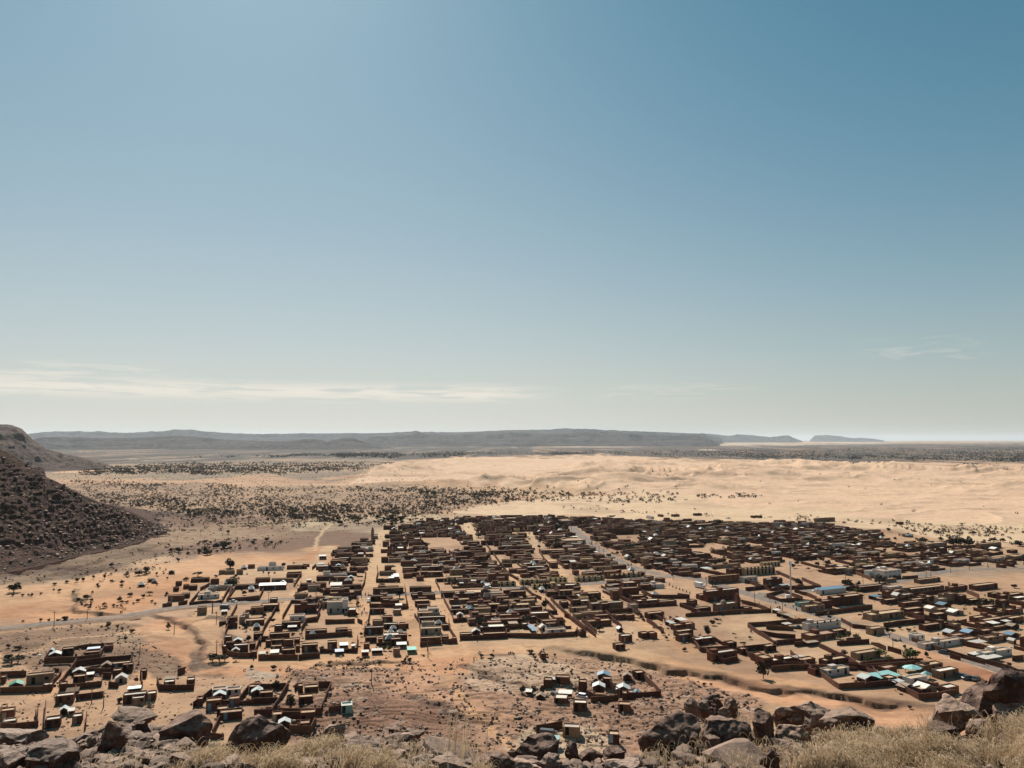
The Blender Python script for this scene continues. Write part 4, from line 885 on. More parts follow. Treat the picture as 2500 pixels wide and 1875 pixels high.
def shell(mb, w, d, h, m=0, pt=0.22, drop=0.32, z0=-0.5):
    """walls with a parapet standing above the roof level"""
    x, y = w / 2, d / 2
    o = [(-x, -y), (x, -y), (x, y), (-x, y)]; i = [(-x + pt, -y + pt), (x - pt, -y + pt), (x - pt, y - pt), (-x + pt, y - pt)]
    for a in range(4):
        b = (a + 1) % 4
        mb.quad((*o[a], z0), (*o[b], z0), (*o[b], h), (*o[a], h), m)
        mb.quad((*o[a], h), (*o[b], h), (*i[b], h), (*i[a], h), m)
        mb.quad((*i[b], h - drop), (*i[a], h - drop), (*i[a], h), (*i[b], h), m)
def arch(mb, x, y, wd, h0, h1, m=0):
    pts = [(x - wd / 2, h0), (x + wd / 2, h0), (x + wd / 2, h1 - wd / 2)] + [(x + wd / 2 * math.cos(a), h1 - wd / 2 + wd / 2 * math.sin(a)) for a in (0.6, 1.2, 1.57, 1.94, 2.54)] + [(x - wd / 2, h1 - wd / 2)]
    k = len(mb.v)
    mb.v += [(p, y - 0.03, q) for p, q in pts]; mb.f.append(tuple(range(k, k + len(pts)))); mb.mi.append(m)
    mb.v += [(p, y + 0.05, q) for p, q in pts]; k2 = k + len(pts)
    for i in range(len(pts)):
        j = (i + 1) % len(pts); mb.f.append((k + j, k + i, k2 + i, k2 + j)); mb.mi.append(m)

def house_parts(w, d, h, kind, det, r):
    """list of (part name, material, MB) in local axes, front wall at y = -d/2"""
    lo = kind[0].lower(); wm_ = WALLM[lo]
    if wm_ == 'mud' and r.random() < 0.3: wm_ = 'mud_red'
    roofm = 'roof_lime' if kind[0].isupper() and lo in 'btrge' else 'roof_earth'
    if lo == 'h': roofm = 'metal_blue'
    if lo == 'k': roofm = 'metal_pale'
    out = []
    two = len(kind) > 1 or h > 5.6
    wl = MB(); shell(wl, w, d, h); y = -d / 2
    if det >= 1:
        # a stepped shoulder, spouts and a plinth line break the box
        for k in range(max(1, int(w / 3.2))):
            xx = -w / 2 + (k + .5) * w / max(1, int(w / 3.2)) + r.uniform(-.3, .3)
            wl.box(xx - .09, xx + .09, y - .42, y - .002, h - .62, h - .47)
        wl.box(-w / 2 - .05, w / 2 + .05, y - .05, y - .003, -0.4, .28)
    out.append(('wall', wm_, wl))
    rf = MB(); q = 0.226
    if lo in 'hk': rf.quad((-w / 2 - .4, -d / 2 - .4, h + .1), (w / 2 + .4, -d / 2 - .4, h + .1), (w / 2 + .4, d / 2 + .3, h + .7), (-w / 2 - .4, d / 2 + .3, h + .7)); rf.quad((-w / 2 - .4, d / 2 + .3, h + .64), (w / 2 + .4, d / 2 + .3, h + .64), (w / 2 + .4, -d / 2 - .4, h + .04), (-w / 2 - .4, -d / 2 - .4, h + .04))
    else: rf.box(-w / 2 + q, w / 2 - q, -d / 2 + q, d / 2 - q, h - .55, h - .33)
    out.append(('roof', roofm, rf))
    if det >= 2 and w > 9 and lo not in 'hk' and r.random() < .6:
        sr = MB(); sw = r.uniform(2, 3); sx_ = r.uniform(-w / 3, w / 3); dd = min(d * .6, 2.5)
        sr.box(sx_ - sw / 2, sx_ + sw / 2, d / 2 - q - dd, d / 2 - q - .02, h - .34, h + r.uniform(.5, 1.2)); out.append(('roof_hut', wm_, sr))
    if det >= 1:
        floors = [0.0] + ([h * 0.5] if two else [])
        n = max(2, int(w / (2.6 if lo in 'yv' else 3.1)))
        di = r.randrange(n) if n > 2 else 0
        for f0 in floors:
            for k in range(n):
                xx = -w / 2 + (k + .5) * w / n + r.uniform(-.2, .2); mb = MB()
                if lo in 'yv' :
                    arch(mb, xx, y, 1.25 if lo == 'y' else .7, f0 + .35, f0 + (2.75 if lo == 'y' else 1.9)); out.append(('window', 'dark_opening' if lo == 'y' else 'plaster_grey', mb))
                elif k == di and f0 == 0:
                    mb.box(xx - .5, xx + .5, y - .055, y + .04, 0.0, 2.1); out.append(('door', 'metal_blue' if r.random() < .12 else 'dark_opening' if r.random() < .75 else 'plaster_grey', mb))
                elif r.random() < (.8 if two or lo == 'w' else .5):
                    ww = r.uniform(.35, .55); mb.box(xx - ww, xx + ww, y - .04, y + .04, f0 + 1.1, f0 + 2.0); out.append(('window', 'dark_opening', mb))
        if lo in 'y' or two:
            cn = MB(); cn.box(-w / 2 - .12, w / 2 + .12, y - .16, y - .004, h - .95, h - .75); out.append(('cornice', 'roof_lime' if lo == 'y' else wm_, cn))
    return out
def shed_parts(w, d, he, hr, typ, tint, r):
    mt = TINTS[tint]; out = []; x, y = w / 2, d / 2
    if typ == 'G':      # gable end to the front
        wl = MB(); wl.box(-x + .12, x - .12, -y + .15, y - .15, -0.4, he - .05)
        k = len(wl.v); wl.tri((-x + .12, -y + .15, he - .05), (x - .12, -y + .15, he - .05), (0, -y + .15, hr - .12)); wl.tri((x - .12, y - .15, he - .05), (-x + .12, y - .15, he - .05), (0, y - .15, hr - .12))
        out.append(('wall', 'mud' if tint != 'w' else 'plaster_grey', wl))
        rf = MB()
        for s in (-1, 1):
            a = [(s * (x + .15), -y - .2, he - .15), (s * (x + .15), y + .2, he - .15), (0, y + .2, hr), (0, -y - .2, hr)]
            rf.quad(*a); rf.quad(*[(p[0], p[1], p[2] - .08) for p in a[::-1]])
            rf.quad((s * (x + .15), -y - .2, he - .23), (s * (x + .15), -y - .2, he - .15), (0, -y - .2, hr), (0, -y - .2, hr - .08))
        out.append(('roof', mt, rf))
        dr = MB(); dr.box(-.45, .45, -y + .08, -y + .2, 0, min(1.8, he - .1)); out.append(('door', 'dark_opening', dr))
    elif typ == 'A':    # pitched tent on poles
        rf = MB(); e = he
        A_ = [(-x, -y, e * .75), (x, -y, e * .75), (x, y, e * .75), (-x, y, e * .75)]; p0, p1 = (-x * .25, 0, hr), (x * .25, 0, hr)
        mid = [(0, -y, e * .9), (0, y, e * .9)]
        rf.quad(A_[0], mid[0], p1, p0) ; rf.tri(mid[0], A_[1], p1); rf.quad(A_[2], mid[1], p0, p1); rf.tri(mid[1], A_[3], p0); rf.tri(A_[1], A_[2], p1); rf.tri(A_[3], A_[0], p0)
        lo_ = MB(); lo_.add(rf); rf.add(lo_, Matrix.Translation((0, 0, -.05)))
        out.append(('canvas', mt, rf))
        for sx_ in (-1, 1):
            for sy_ in (-1, 1):
                p = MB(); p.cyl(sx_ * (x - .1), sy_ * (y - .1), .06, -0.3, e * .75, 0, 5); out.append(('pole', 'timber', p))
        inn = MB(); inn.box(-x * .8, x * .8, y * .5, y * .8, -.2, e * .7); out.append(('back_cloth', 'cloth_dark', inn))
    elif typ == 'P':
        rf = MB(); P8 = [(x * math.cos(a), y * math.sin(a), he) for a in [i * math.pi / 4 for i in range(8)]]
        for i in range(8):
            rf.tri(P8[i], P8[(i + 1) % 8], (0, 0, hr)); rf.tri((0, 0, hr - .1), (*P8[(i + 1) % 8][:2], he - .08), (*P8[i][:2], he - .08))
        out.append(('roof', mt, rf))
        for i in range(0, 8, 2):
            p = MB(); p.cyl(P8[i][0] * .93, P8[i][1] * .93, .08, -0.3, he, 0, 5); out.append(('post', 'timber', p))
    else:               # flat canopy
        rf = MB(); rf.prism([(-x, -y), (x, -y), (x, y), (-x, y)], he - .08, he, 0, True)
        for i, p in enumerate(rf.v):
            if p[1] > 0: rf.v[i] = (p[0], p[1], p[2] + max(hr - he, 0.05))
        for k in range(int(w / .5)):   # ribs of the sheeting
            xx = -x + .25 + k * .5; rf.quad((xx - .05, -y, he + .03), (xx + .05, -y, he + .03), (xx + .05, y, he + .03 + max(hr - he, .05)), (xx - .05, y, he + .03 + max(hr - he, .05)))
        out.append(('roof', mt, rf))
        for sx_ in (-1, 1):
            for sy_ in (-1, 1):
                p = MB(); p.cyl(sx_ * (x - .15), sy_ * (y - .15), .07, -0.3, he - .05 + (.1 if sy_ > 0 else 0), 0, 5); out.append(('post', 'timber', p))
        bk = MB(); bk.box(-x + .2, x - .2, y - .35, y - .2, -.3, he - .1); out.append(('back_panel', 'mud', bk))
    return out

ITEMS = []   # every house and shed: dict with world place, size, kind
def ground_pt(px, py):
    p = G(px, py); return float(p[0]), float(p[1])
def place(crop, rec, shed=False):
    ox, oy, s = CR[crop]
    xl, xr, yt, yb, yk = [float(v) / s for v in rec[:5]]
    xl += ox; xr += ox; yt += oy; yb += oy; yk += oy
    m = mpp((xl + xr) / 2, yb)
    az = zone_az((xl + xr) / 2, yb)
    fr, dp = (math.cos(az), -math.sin(az)), (math.sin(az), math.cos(az))
    # front edge starts at the left foot and runs along fr until it meets the right-hand pixel column
    P1 = G(xl, yb); k = (xr - CX) / F
    w_ = (k * (cp * P1[1] - H * sp) - P1[0]) / (fr[0] - k * cp * fr[1])
    h = max((yb - yt) * m, 0.9)
    g1 = (H - h)
    Yf = g1 * F / (yt - HZ + 1e-6); Yb_ = g1 * F / (max(yk, HZ + 20) - HZ)
    w_ = max(w_, 1.5)
    d_ = min(max((Yb_ - Yf) - 0.8 * abs(w_ * fr[1]), 2.8), 14)
    c = P1 + np.array(fr) * w_ / 2 + np.array(dp) * d_ / 2
    return dict(x=float(c[0]), y=float(c[1]), w=w_, d=d_, h=h, az=az, px=(xl + xr) / 2, py=yb, pw=xr - xl)
for cr_, txt in HS.items():
    for s_ in txt.replace('\n', ';').split(';'):
        q = s_.split()
        if len(q) < 6: continue
        it = place(cr_, q); it['kind'] = q[5]; it['t'] = 'house'; it['h'] = min(max(it['h'] * .94, 2.2), 9.5)
        if it['kind'][0].lower() != 'h': it['d'] = max(it['d'], 3.2)
        ITEMS.append(it)
for cr_, txt in SH.items():
    for s_ in txt.replace('\n', ';').split(';'):
        q = s_.split()
        if len(q) < 7: continue
        ox, oy, sc1 = CR[cr_]; v = [float(a) for a in q[:5]]
        m = mpp(ox + (v[0] + v[1]) / 2 / sc1, oy + v[3] / sc1)
        it = place(cr_, [v[0], v[1], v[2], v[3], v[2] - 8])
        he = min(max((v[3] - v[2]) / sc1 * m, 1.6), 3.2); it['h'] = he
        rise = (v[2] - v[4]) / sc1 * m
        Yd = it['y'] * (H - he) / H
        if q[5] == 'C': it['d'] = min(max(rise / ((H - he) / Yd) , 2.6), 9); it['hr'] = he + .15
        elif q[5] == 'G': it['hr'] = he + min(max(rise * .55, .7), 1.9); it['d'] = min(max(it['w'] * (.85 if it['px'] < 1600 else .6), 2.4), 5)
        else: it['hr'] = he + min(max(rise * .6, 1.0), 2.2); it['d'] = min(max(it['w'] * .8, 2.8), 6)
        it['kind'] = q[6]; it['t'] = q[5]; ITEMS.append(it)
ndig = len(ITEMS)

# ---- the rest of the town, plot by plot along the same lanes
OUT = [[(690, 1470), (760, 1385), (880, 1318), (948, 1290), (1090, 1268), (1200, 1264), (1350, 1264), (1500, 1270), (1650, 1276), (1800, 1278), (1960, 1276), (2090, 1292), (2180, 1318),
        (2150, 1350), (2060, 1362), (1960, 1362), (1900, 1372), (1780, 1372), (1700, 1392), (1590, 1398), (1560, 1440), (1520, 1490), (1430, 1545), (1120, 1548), (1000, 1590), (880, 1590), (860, 1500), (700, 1478)],
       [(2040, 1366), (2160, 1320), (2290, 1338), (2400, 1350), (2560, 1372), (2540, 1392), (2330, 1380), (2250, 1394), (2080, 1410), (1960, 1380)], [(2160, 1440), (2330, 1450), (2570, 1480), (2570, 1600), (2400, 1560), (2200, 1500)]]
OPEN = [[(1030, 1312), (1080, 1310), (1130, 1316), (1145, 1334), (1145, 1352), (1110, 1355), (1060, 1345), (1030, 1335)], [(840, 1480), (870, 1480), (870, 1540), (800, 1540)],
        [(1480, 1310), (1560, 1305), (1560, 1322), (1500, 1325)], [(1660, 1330), (1760, 1320), (1780, 1350), (1680, 1360)], [(1060, 1415), (1110, 1412), (1110, 1425), (1060, 1428)],
        [(1620, 1395), (1740, 1400), (1740, 1460), (1620, 1450)], [(1330, 1330), (1360, 1330), (1360, 1345), (1330, 1345)], [(985, 1455), (1000, 1450), (1000, 1520), (985, 1520)]]
rects = [(i['x'], i['y'], max(i['w'], i['d']) / 2 + 1.2) for i in ITEMS]
cell = {}
def cadd(x, y, r):
    for a in range(int((x - r) // 8), int((x + r) // 8) + 1):
        for b in range(int((y - r) // 8), int((y + r) // 8) + 1): cell.setdefault((a, b), []).append((x, y, r))
def clash(x, y, r):
    for a in range(int((x - r) // 8), int((x + r) // 8) + 1):
        for b in range(int((y - r) // 8), int((y + r) // 8) + 1):
            for (u, v, q) in cell.get((a, b), ()):
                if (u - x) ** 2 + (v - y) ** 2 < (q + r) ** 2 * 0.72: return True
    return False
for it in ITEMS:
    n = max(1, int(round(it['w'] / max(it['d'], 2.5))))
    for k in range(n):
        t_ = (k + .5) / n - .5
        cadd(it['x'] + math.cos(it['az']) * it['w'] * t_, it['y'] - math.sin(it['az']) * it['w'] * t_, max(it['w'] / n, it['d']) / 2 + .4)
def inside(px_, py_, P):
    c = False
    for i in range(len(P)):
        (ax, ay), (bx, by) = P[i], P[(i + 1) % len(P)]
        if (ay > py_) != (by > py_) and px_ < (bx - ax) * (py_ - ay) / (by - ay) + ax: c = not c
    return c
def lane_d(x, y):
    X, Y = np.array([x]), np.array([y]); m = 99
    for P, hw in str_w: m = min(m, dline(X, Y, P)[0][0] - hw)
    for _, P, hw in road_w: m = min(m, dline(X, Y, P)[0][0] - hw - 1)
    return m
WALLS = []
a0 = rad(-11); U, V = np.array([math.cos(a0), -math.sin(a0)]), np.array([math.sin(a0), math.cos(a0)])
FILLTREES = []
for iv in range(18, 75):
    for iu in range(-40, 60):
        c = U * (iu * 13.2 + (iv % 2) * 3) + V * (iv * 12.2)
        if c[1] < 280: continue
        X, Y = proj(c[0], c[1], 0.0); X, Y = float(X), float(Y)
        if not any(inside(X, Y, P) for P in OUT) or any(inside(X, Y, P) for P in OPEN): continue
        dens = 0.95 if X < 1500 else 0.88
        if inside(X, Y, OUT[1]): dens = .62
        if inside(X, Y, OUT[2]): dens = .34
        if rnd.random() > dens: continue
        az = zone_az(X, Y); fr = np.array([math.cos(az), -math.sin(az)]); dp = np.array([math.sin(az), math.cos(az)])
        made = 0
        for (su, sv, ww, dd, pr) in ((0, 3.4, rnd.uniform(6, 11), rnd.uniform(3.4, 4.6), .95), (rnd.choice((-4.2, 4.2)), -1.2, rnd.uniform(3.2, 4.4), rnd.uniform(3, 4), .62), (rnd.uniform(-2, 2), -4.2, rnd.uniform(4, 7.5), rnd.uniform(3, 3.8), .5)):
            if rnd.random() > pr: continue
            q = c + fr * (su + rnd.uniform(-.5, .5)) + dp * (sv + rnd.uniform(-.5, .5))
            if clash(q[0], q[1], (ww + dd) / 4) or lane_d(q[0], q[1]) < max(ww, dd) / 2 - .4: continue
            X1, Y1 = proj(q[0], q[1], 0.0)
            kd = rnd.choices(['b', 'B', 'r', 't', 'T', 'g', 'w', 'y'], [38, 18, 20, 11, 5, 3, 3, 2] if X < 1500 else [34, 14, 16, 15, 6, 7, 5, 3])[0]
            ITEMS.append(dict(x=q[0], y=q[1], w=ww, d=dd, h=rnd.uniform(2.2, 3.1) if rnd.random() > .06 else rnd.uniform(3.6, 5), az=az, px=float(X1), py=float(Y1), pw=ww * F / q[1], kind=kd, t='house'))
            cadd(q[0], q[1], (ww + dd) / 4); made += 1
        if rnd.random() < .42:
            q = c + fr * rnd.uniform(-3, 3) + dp * rnd.uniform(-3, 1)
            if not clash(q[0], q[1], 2.2) and lane_d(*q) > 2:
                X1, Y1 = proj(q[0], q[1], 0.0); tt = rnd.choice('AAGCC'); ww = rnd.uniform(3, 4.8)
                ITEMS.append(dict(x=q[0], y=q[1], w=ww, d=rnd.uniform(2.8, 4), h=2.1, hr=2.25 if tt == 'C' else 3.3, az=az, px=float(X1), py=float(Y1), pw=ww * F / q[1], kind=rnd.choice('wwwwwttg'), t=tt)); cadd(q[0], q[1], 2.2)
        if rnd.random() < .13 and lane_d(*c) > 2: FILLTREES.append((c[0] + rnd.uniform(-5, 5), c[1] + rnd.uniform(-5, 5), rnd.uniform(4, 6.5)))
        if made and lane_d(*c) > 6.2:
            hw, hd = 6.2, 5.8; q = [c + fr * a * hw + dp * b * hd for a, b in ((-1, 1), (-1, -1), (1, -1), (1, 1))]
            WALLS.append((q if rnd.random() < .5 else q[:3], rnd.uniform(1.2, 1.75)))
nfw = len(WALLS)
for cr_, txt in YW.items():
    ox, oy, s = CR[cr_]
    for ln in txt.split(';'):
        P = [tuple(float(v) for v in p.split()) for p in ln.split(',')]
        if any(len(p) < 2 for p in P): continue
        WALLS.append(([G(ox + a / s, oy + b / s) for a, b in P], 1.9))

def frame_of(it):
    return Matrix.Translation((it['x'], it['y'], it.get('z', 0))) @ Matrix.Rotation(-it['az'], 4, 'Z')
def parts_of(it, det, r):
    if it['t'] == 'house':
        if it['kind'][0] == 'M':
            out = house_parts(it['w'], it['d'], it['h'], 'T', det, r); w, d, h = it['w'], it['d'], it['h']
            mb = MB(); pr = [(1.5, 0), (1.5, .5), (1.25, 1.1), (.8, 1.55), (.25, 1.8)]
            for (r0, z0), (r1, z1) in zip(pr[:-1], pr[1:]): mb.cyl(-w * .08, 0, r0, h - .33 + z0, h - .33 + z1, 0, 14, r1 / r0)
            out.append(('dome', 'plaster_grey', mb))
            mb = MB(); mb.box(w / 2 - .1, w / 2 + 1.9, -d / 2 + .1, -d / 2 + 2.1, -.4, h + 2.2); mb.box(w / 2 + .2, w / 2 + 1.6, -d / 2 + .4, -d / 2 + 1.8, h + 2.2, h + 3.4); mb.cyl(w / 2 + .9, -d / 2 + 1.1, .6, h + 3.4, h + 4.1, 0, 10, .2)
            out.append(('minaret', 'mud_red', mb)); return out
        return house_parts(it['w'], it['d'], it['h'], it['kind'], det, r)
    return shed_parts(it['w'], it['d'], it['h'], it['hr'], it['t'], it['kind'], r)
# size on the photograph decides which buildings are things of their own
for i, it in enumerate(ITEMS):
    k = F / it['y']; it['area'] = (it['w'] * k) * ((it['h'] + it['d'] * H / it['y']) * k)
    it['vis'] = -60 < it['px'] < 2560 and it['py'] < 1850
houses = sorted([i for i in ITEMS if i['t'] == 'house' and i['vis']], key=lambda i: -i['area'])
sheds = sorted([i for i in ITEMS if i['t'] != 'house' and i['vis']], key=lambda i: -i['area'])
solo_h, rest_h = houses[:300], houses[300:]
solo_s, rest_s = sheds[:150], sheds[150:]

# ---- labels: which neighbourhood, which row from the front, which from the left
ZN = [('compounds below the dark spur', lambda x, y: x < 440 and y > 1560), ('compounds behind the left boulders', lambda x, y: x < 880 and y > 1640),
      ('huts on the pale bedrock', lambda x, y: 1180 < x < 1620 and y > 1620), ('cluster behind the right boulders', lambda x, y: x > 1900 and y > 1600),
      ('quarter left of the narrow lane', lambda x, y: x < 627 + (1622 - y) * 0.615), ('block before the wide lane', lambda x, y: x < 872 + (1622 - y) * 0.21),
      ('thin block after the wide lane', lambda x, y: x < 1027 - (1590 - y) * 0.28), ('strip between two pale alleys', lambda x, y: x < 1120 - (1596 - y) * 0.4),
      ('block beside the arcades', lambda x, y: x < 1480 - (1585 - y) * 1.14), ('quarter right of the arcades', lambda x, y: x < 1680 - (1590 - y) * 1.45),
      ('quarter left of the asphalt', lambda x, y: x < 2500 - (1655 - y) * 2.72), ('open quarter past the asphalt', lambda x, y: True)]
ORD = lambda n: {1: 'first', 2: 'second', 3: 'third', 4: 'fourth', 5: 'fifth', 6: 'sixth', 7: 'seventh', 8: 'eighth', 9: 'ninth', 10: 'tenth'}.get(n, f"{n}{'st' if n % 10 == 1 and n != 11 else 'nd' if n % 10 == 2 and n != 12 else 'rd' if n % 10 == 3 and n != 13 else 'th'}")
def rank(items):
    zs = {}
    for it in items:
        for zi, (zn, f) in enumerate(ZN):
            if f(it['px'], it['py']): it['zone'] = zn; zs.setdefault(zn, []).append(it); break
    for zn, L in zs.items():
        L.sort(key=lambda i: -i['py']); row = []; rn = 0; rows_ = []
        for it in L:
            if row and row[0]['py'] - it['py'] > 9: rows_.append(row); row = []
            row.append(it)
        rows_.append(row)
        for ri, row in enumerate(rows_):
            row.sort(key=lambda i: i['px'])
            for k, it in enumerate(row): it['row'] = ri + 1; it['k'] = k + 1; it['nrow'] = len(row)
def where(it):
    z = it['zone']
    return (f"{ORD(it['k'])} from left, row {it['row']}, {z}" if it['nrow'] > 1 else f"alone in row {it['row']}, {z}")
rank(solo_h); rank(solo_s)
def make(it, name, cat_, label, group, det):
    r = random.Random(int(it['x'] * 31 + it['y'] * 17))
    e = link(name, None, None, (it['x'], it['y'], it.get('z', 0)), -it['az'])
    tag(e, label, cat_, group, 'thing')
    for pn, mt, mb in parts_of(it, det, r):
        if mb.f: mb.build(pn, mt, e)
    return e
for i, it in enumerate(solo_h):
    lo = it['kind'][0].lower(); wm_ = WALLM[lo]
    sz = 'tall' if it['h'] > 4.6 else 'long' if it['w'] > 13 else 'small' if it['w'] < 5 else 'low'
    lab = f"{sz} {WCOL[wm_]} house, {where(it)}"
    it['obj'] = make(it, 'house', 'house', lab, 'flat-roofed houses of the town', 2 if it['area'] > 700 else 1 if it['area'] > 230 else 0)
TN = {'G': ('shed', 'shed', 'gable-roofed shed'), 'A': ('tent', 'tent', 'pitched tent'), 'C': ('shade_canopy', 'canopy', 'flat shade canopy'), 'P': ('pavilion', 'pavilion', 'many-sided pavilion')}
TC = {'w': 'white', 't': 'pale', 'b': 'blue', 'n': 'green', 'g': 'grey', 'e': 'teal', 'm': 'teal', 'k': 'brown'}
for it in solo_s:
    nm, ct, ds = TN[it['t']]
    make(it, nm, ct, f"{TC[it['kind']]} {ds}, {where(it)}", 'sheds, tents and canopies in the yards', 1)
# everything smaller: one mass of far houses
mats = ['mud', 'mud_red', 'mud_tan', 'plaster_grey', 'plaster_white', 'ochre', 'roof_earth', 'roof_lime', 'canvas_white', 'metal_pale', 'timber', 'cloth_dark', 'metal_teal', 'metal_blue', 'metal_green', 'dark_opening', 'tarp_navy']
def mass(items, name, label):
    big = MB(); 
    for it in items:
        r = random.Random(int(it['x'] * 31 + it['y'] * 17)); T = frame_of(it)
        for pn, mt, mb in parts_of(it, 0, r): big.add(mb, T, [mats.index(mt)] * 1)
    o = big.build(name, mats); tag(o, label, 'houses' if 'house' in name else 'tents', kind='stuff')
mass(rest_h, 'distant_houses', 'mass of small far houses merging at the back of the town')
mass(rest_s, 'distant_tents', 'tiny far tents and canopies among the houses')

# ---- yard walls
def wall_mesh(P, h, th=0.28, seed=0):
    mb = MB(); r = random.Random(seed)
    Q = []
    for a, b in zip(P[:-1], P[1:]):
        a, b = np.array(a), np.array(b); n = max(1, int(np.linalg.norm(b - a) / 4))
        for k in range(n): Q.append(a + (b - a) * k / n)
    Q.append(np.array(P[-1])); pr = None
    for i, q in enumerate(Q):
        d = Q[min(i + 1, len(Q) - 1)] - Q[max(i - 1, 0)]; d = d / (np.linalg.norm(d) + 1e-9); nn = np.array([-d[1], d[0]]) * th / 2
        hh = h + r.uniform(-.15, .12) - (r.uniform(.3, .9) if r.random() < .06 else 0); k = len(mb.v)
        mb.v += [(q[0] - nn[0], q[1] - nn[1], -.5), (q[0] - nn[0], q[1] - nn[1], hh), (q[0] + nn[0], q[1] + nn[1], hh), (q[0] + nn[0], q[1] + nn[1], -.5)]
        if pr is not None:
            for j in range(3): mb.f.append((pr + j, k + j, k + j + 1, pr + j + 1)); mb.mi.append(0)
        else: mb.f.append((k + 3, k + 2, k + 1, k)); mb.mi.append(0)
        pr = k
    k = pr; mb.f.append((k, k + 1, k + 2, k + 3)); mb.mi.append(0)
    return mb
wl_items = []
for i, (P, h) in enumerate(WALLS):
    c = sum(np.array(p) for p in P) / len(P); X, Y = proj(c[0], c[1], 0.0)
    L = sum(np.linalg.norm(np.array(b) - np.array(a)) for a, b in zip(P[:-1], P[1:])) if len(P) > 1 else 0
    if L < 1: continue
    wl_items.append(dict(P=P, h=h, px=float(X), py=float(Y), area=L * h / c[1] ** 2, dig=i >= nfw, seed=i, L=L))
wl_items.sort(key=lambda i: -(i['area'] + (1 if i['dig'] else 0)))
solo_w = wl_items[:290]; rank(solo_w)
for it in solo_w:
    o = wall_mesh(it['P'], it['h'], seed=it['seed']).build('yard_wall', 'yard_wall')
    tag(o, f"{'long' if it['L'] > 45 else 'short' if it['L'] < 16 else 'low'} brown yard wall, {where(it)}", 'wall', 'yard walls of the compounds', 'thing')
big = MB()
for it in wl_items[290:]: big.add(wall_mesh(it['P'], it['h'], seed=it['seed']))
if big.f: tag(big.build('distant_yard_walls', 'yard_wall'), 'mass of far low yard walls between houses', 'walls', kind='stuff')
print('houses', len(houses), 'sheds', len(sheds), 'walls', len(wl_items), 'digitised', ndig)
# ================================================================ TREES AND BUSHES
nr = np.random.default_rng(11)
def zg(x, y): return float(height(np.array([x]), np.array([y]))[0])
def leafy(lumps, n, size, rng, flat=1.0):
    """n leaf clumps spread on and inside several lumps (x,y,z,rx,ry,rz)"""
    L = np.array(lumps); k = rng.integers(0, len(L), n)
    d = rng.normal(size=(n, 3)); d /= np.linalg.norm(d, axis=1)[:, None]
    rr_ = rng.uniform(0.45, 1.0, n) ** 0.5
    c = L[k, :3] + d * L[k, 3:] * rr_[:, None]
    a = rng.normal(size=(n, 3)); a /= np.linalg.norm(a, axis=1)[:, None]
    b = np.cross(a, rng.normal(size=(n, 3))); b /= np.linalg.norm(b, axis=1)[:, None]
    s = size * rng.uniform(0.6, 1.4, n)[:, None]
    b[:, 2] *= flat
    co = np.stack([c - a * s, c - b * s * .8, c + a * s, c + b * s * .8 + a * s * .2], 1).reshape(-1, 3)
    return co, np.arange(n * 4).reshape(-1, 4)
def np_me(name, co, fc, mat):
    o = np_mesh(name, co, fc, mat); me = o.data; bpy.data.objects.remove(o); return me
CROWNS = []; TRUNKS = []
for k in range(9):
    g = np.random.default_rng(100 + k)
    if k % 3 == 2:   # spreading flat-topped thorn tree
        lumps = [(g.uniform(-.35, .35), g.uniform(-.35, .35), g.uniform(.72, .9), g.uniform(.18, .3), g.uniform(.18, .3), g.uniform(.07, .12)) for _ in range(8)]
    else:            # rounded, uneven
        lumps = [(g.uniform(-.25, .25), g.uniform(-.25, .25), g.uniform(.35, .8), g.uniform(.16, .28), g.uniform(.16, .28), g.uniform(.14, .24)) for _ in range(9)] + [(0, 0, .5, .3, .3, .3)]
    CROWNS.append([np_me('crown', *leafy(lumps, 460, .060, g), m) for m in ('foliage_dark', 'foliage_green')])
    mb = MB(); mb.tube([(0, 0, -.08), (.02, .01, .15), (-.02, .02, .32), (.03, 0, .5)], [.045, .036, .03, .02])
    for q in range(4):
        a = q * 1.57 + g.uniform(-.4, .4); mb.tube([(0, .01, .25 + .04 * q), (.13 * math.cos(a), .13 * math.sin(a), .45), (.27 * math.cos(a), .27 * math.sin(a), .68)], [.022, .015, .008])
    TRUNKS.append(mb.mesh('trunk', ['timber']))
def tree(x, y, h, wd, k, green, label, group=None, z=None, nm='tree', parts=True):
    e = link(nm, None, None, (x, y, zg(x, y) if z is None else z), nr.uniform(0, 6.28))
    e.scale = (wd, wd, h); tag(e, label, 'bush' if nm == 'bush' else 'tree', group, 'thing')
    link('crown', CROWNS[k][1 if green else 0], e)
    if parts: link('trunk', TRUNKS[k], e)
    return e
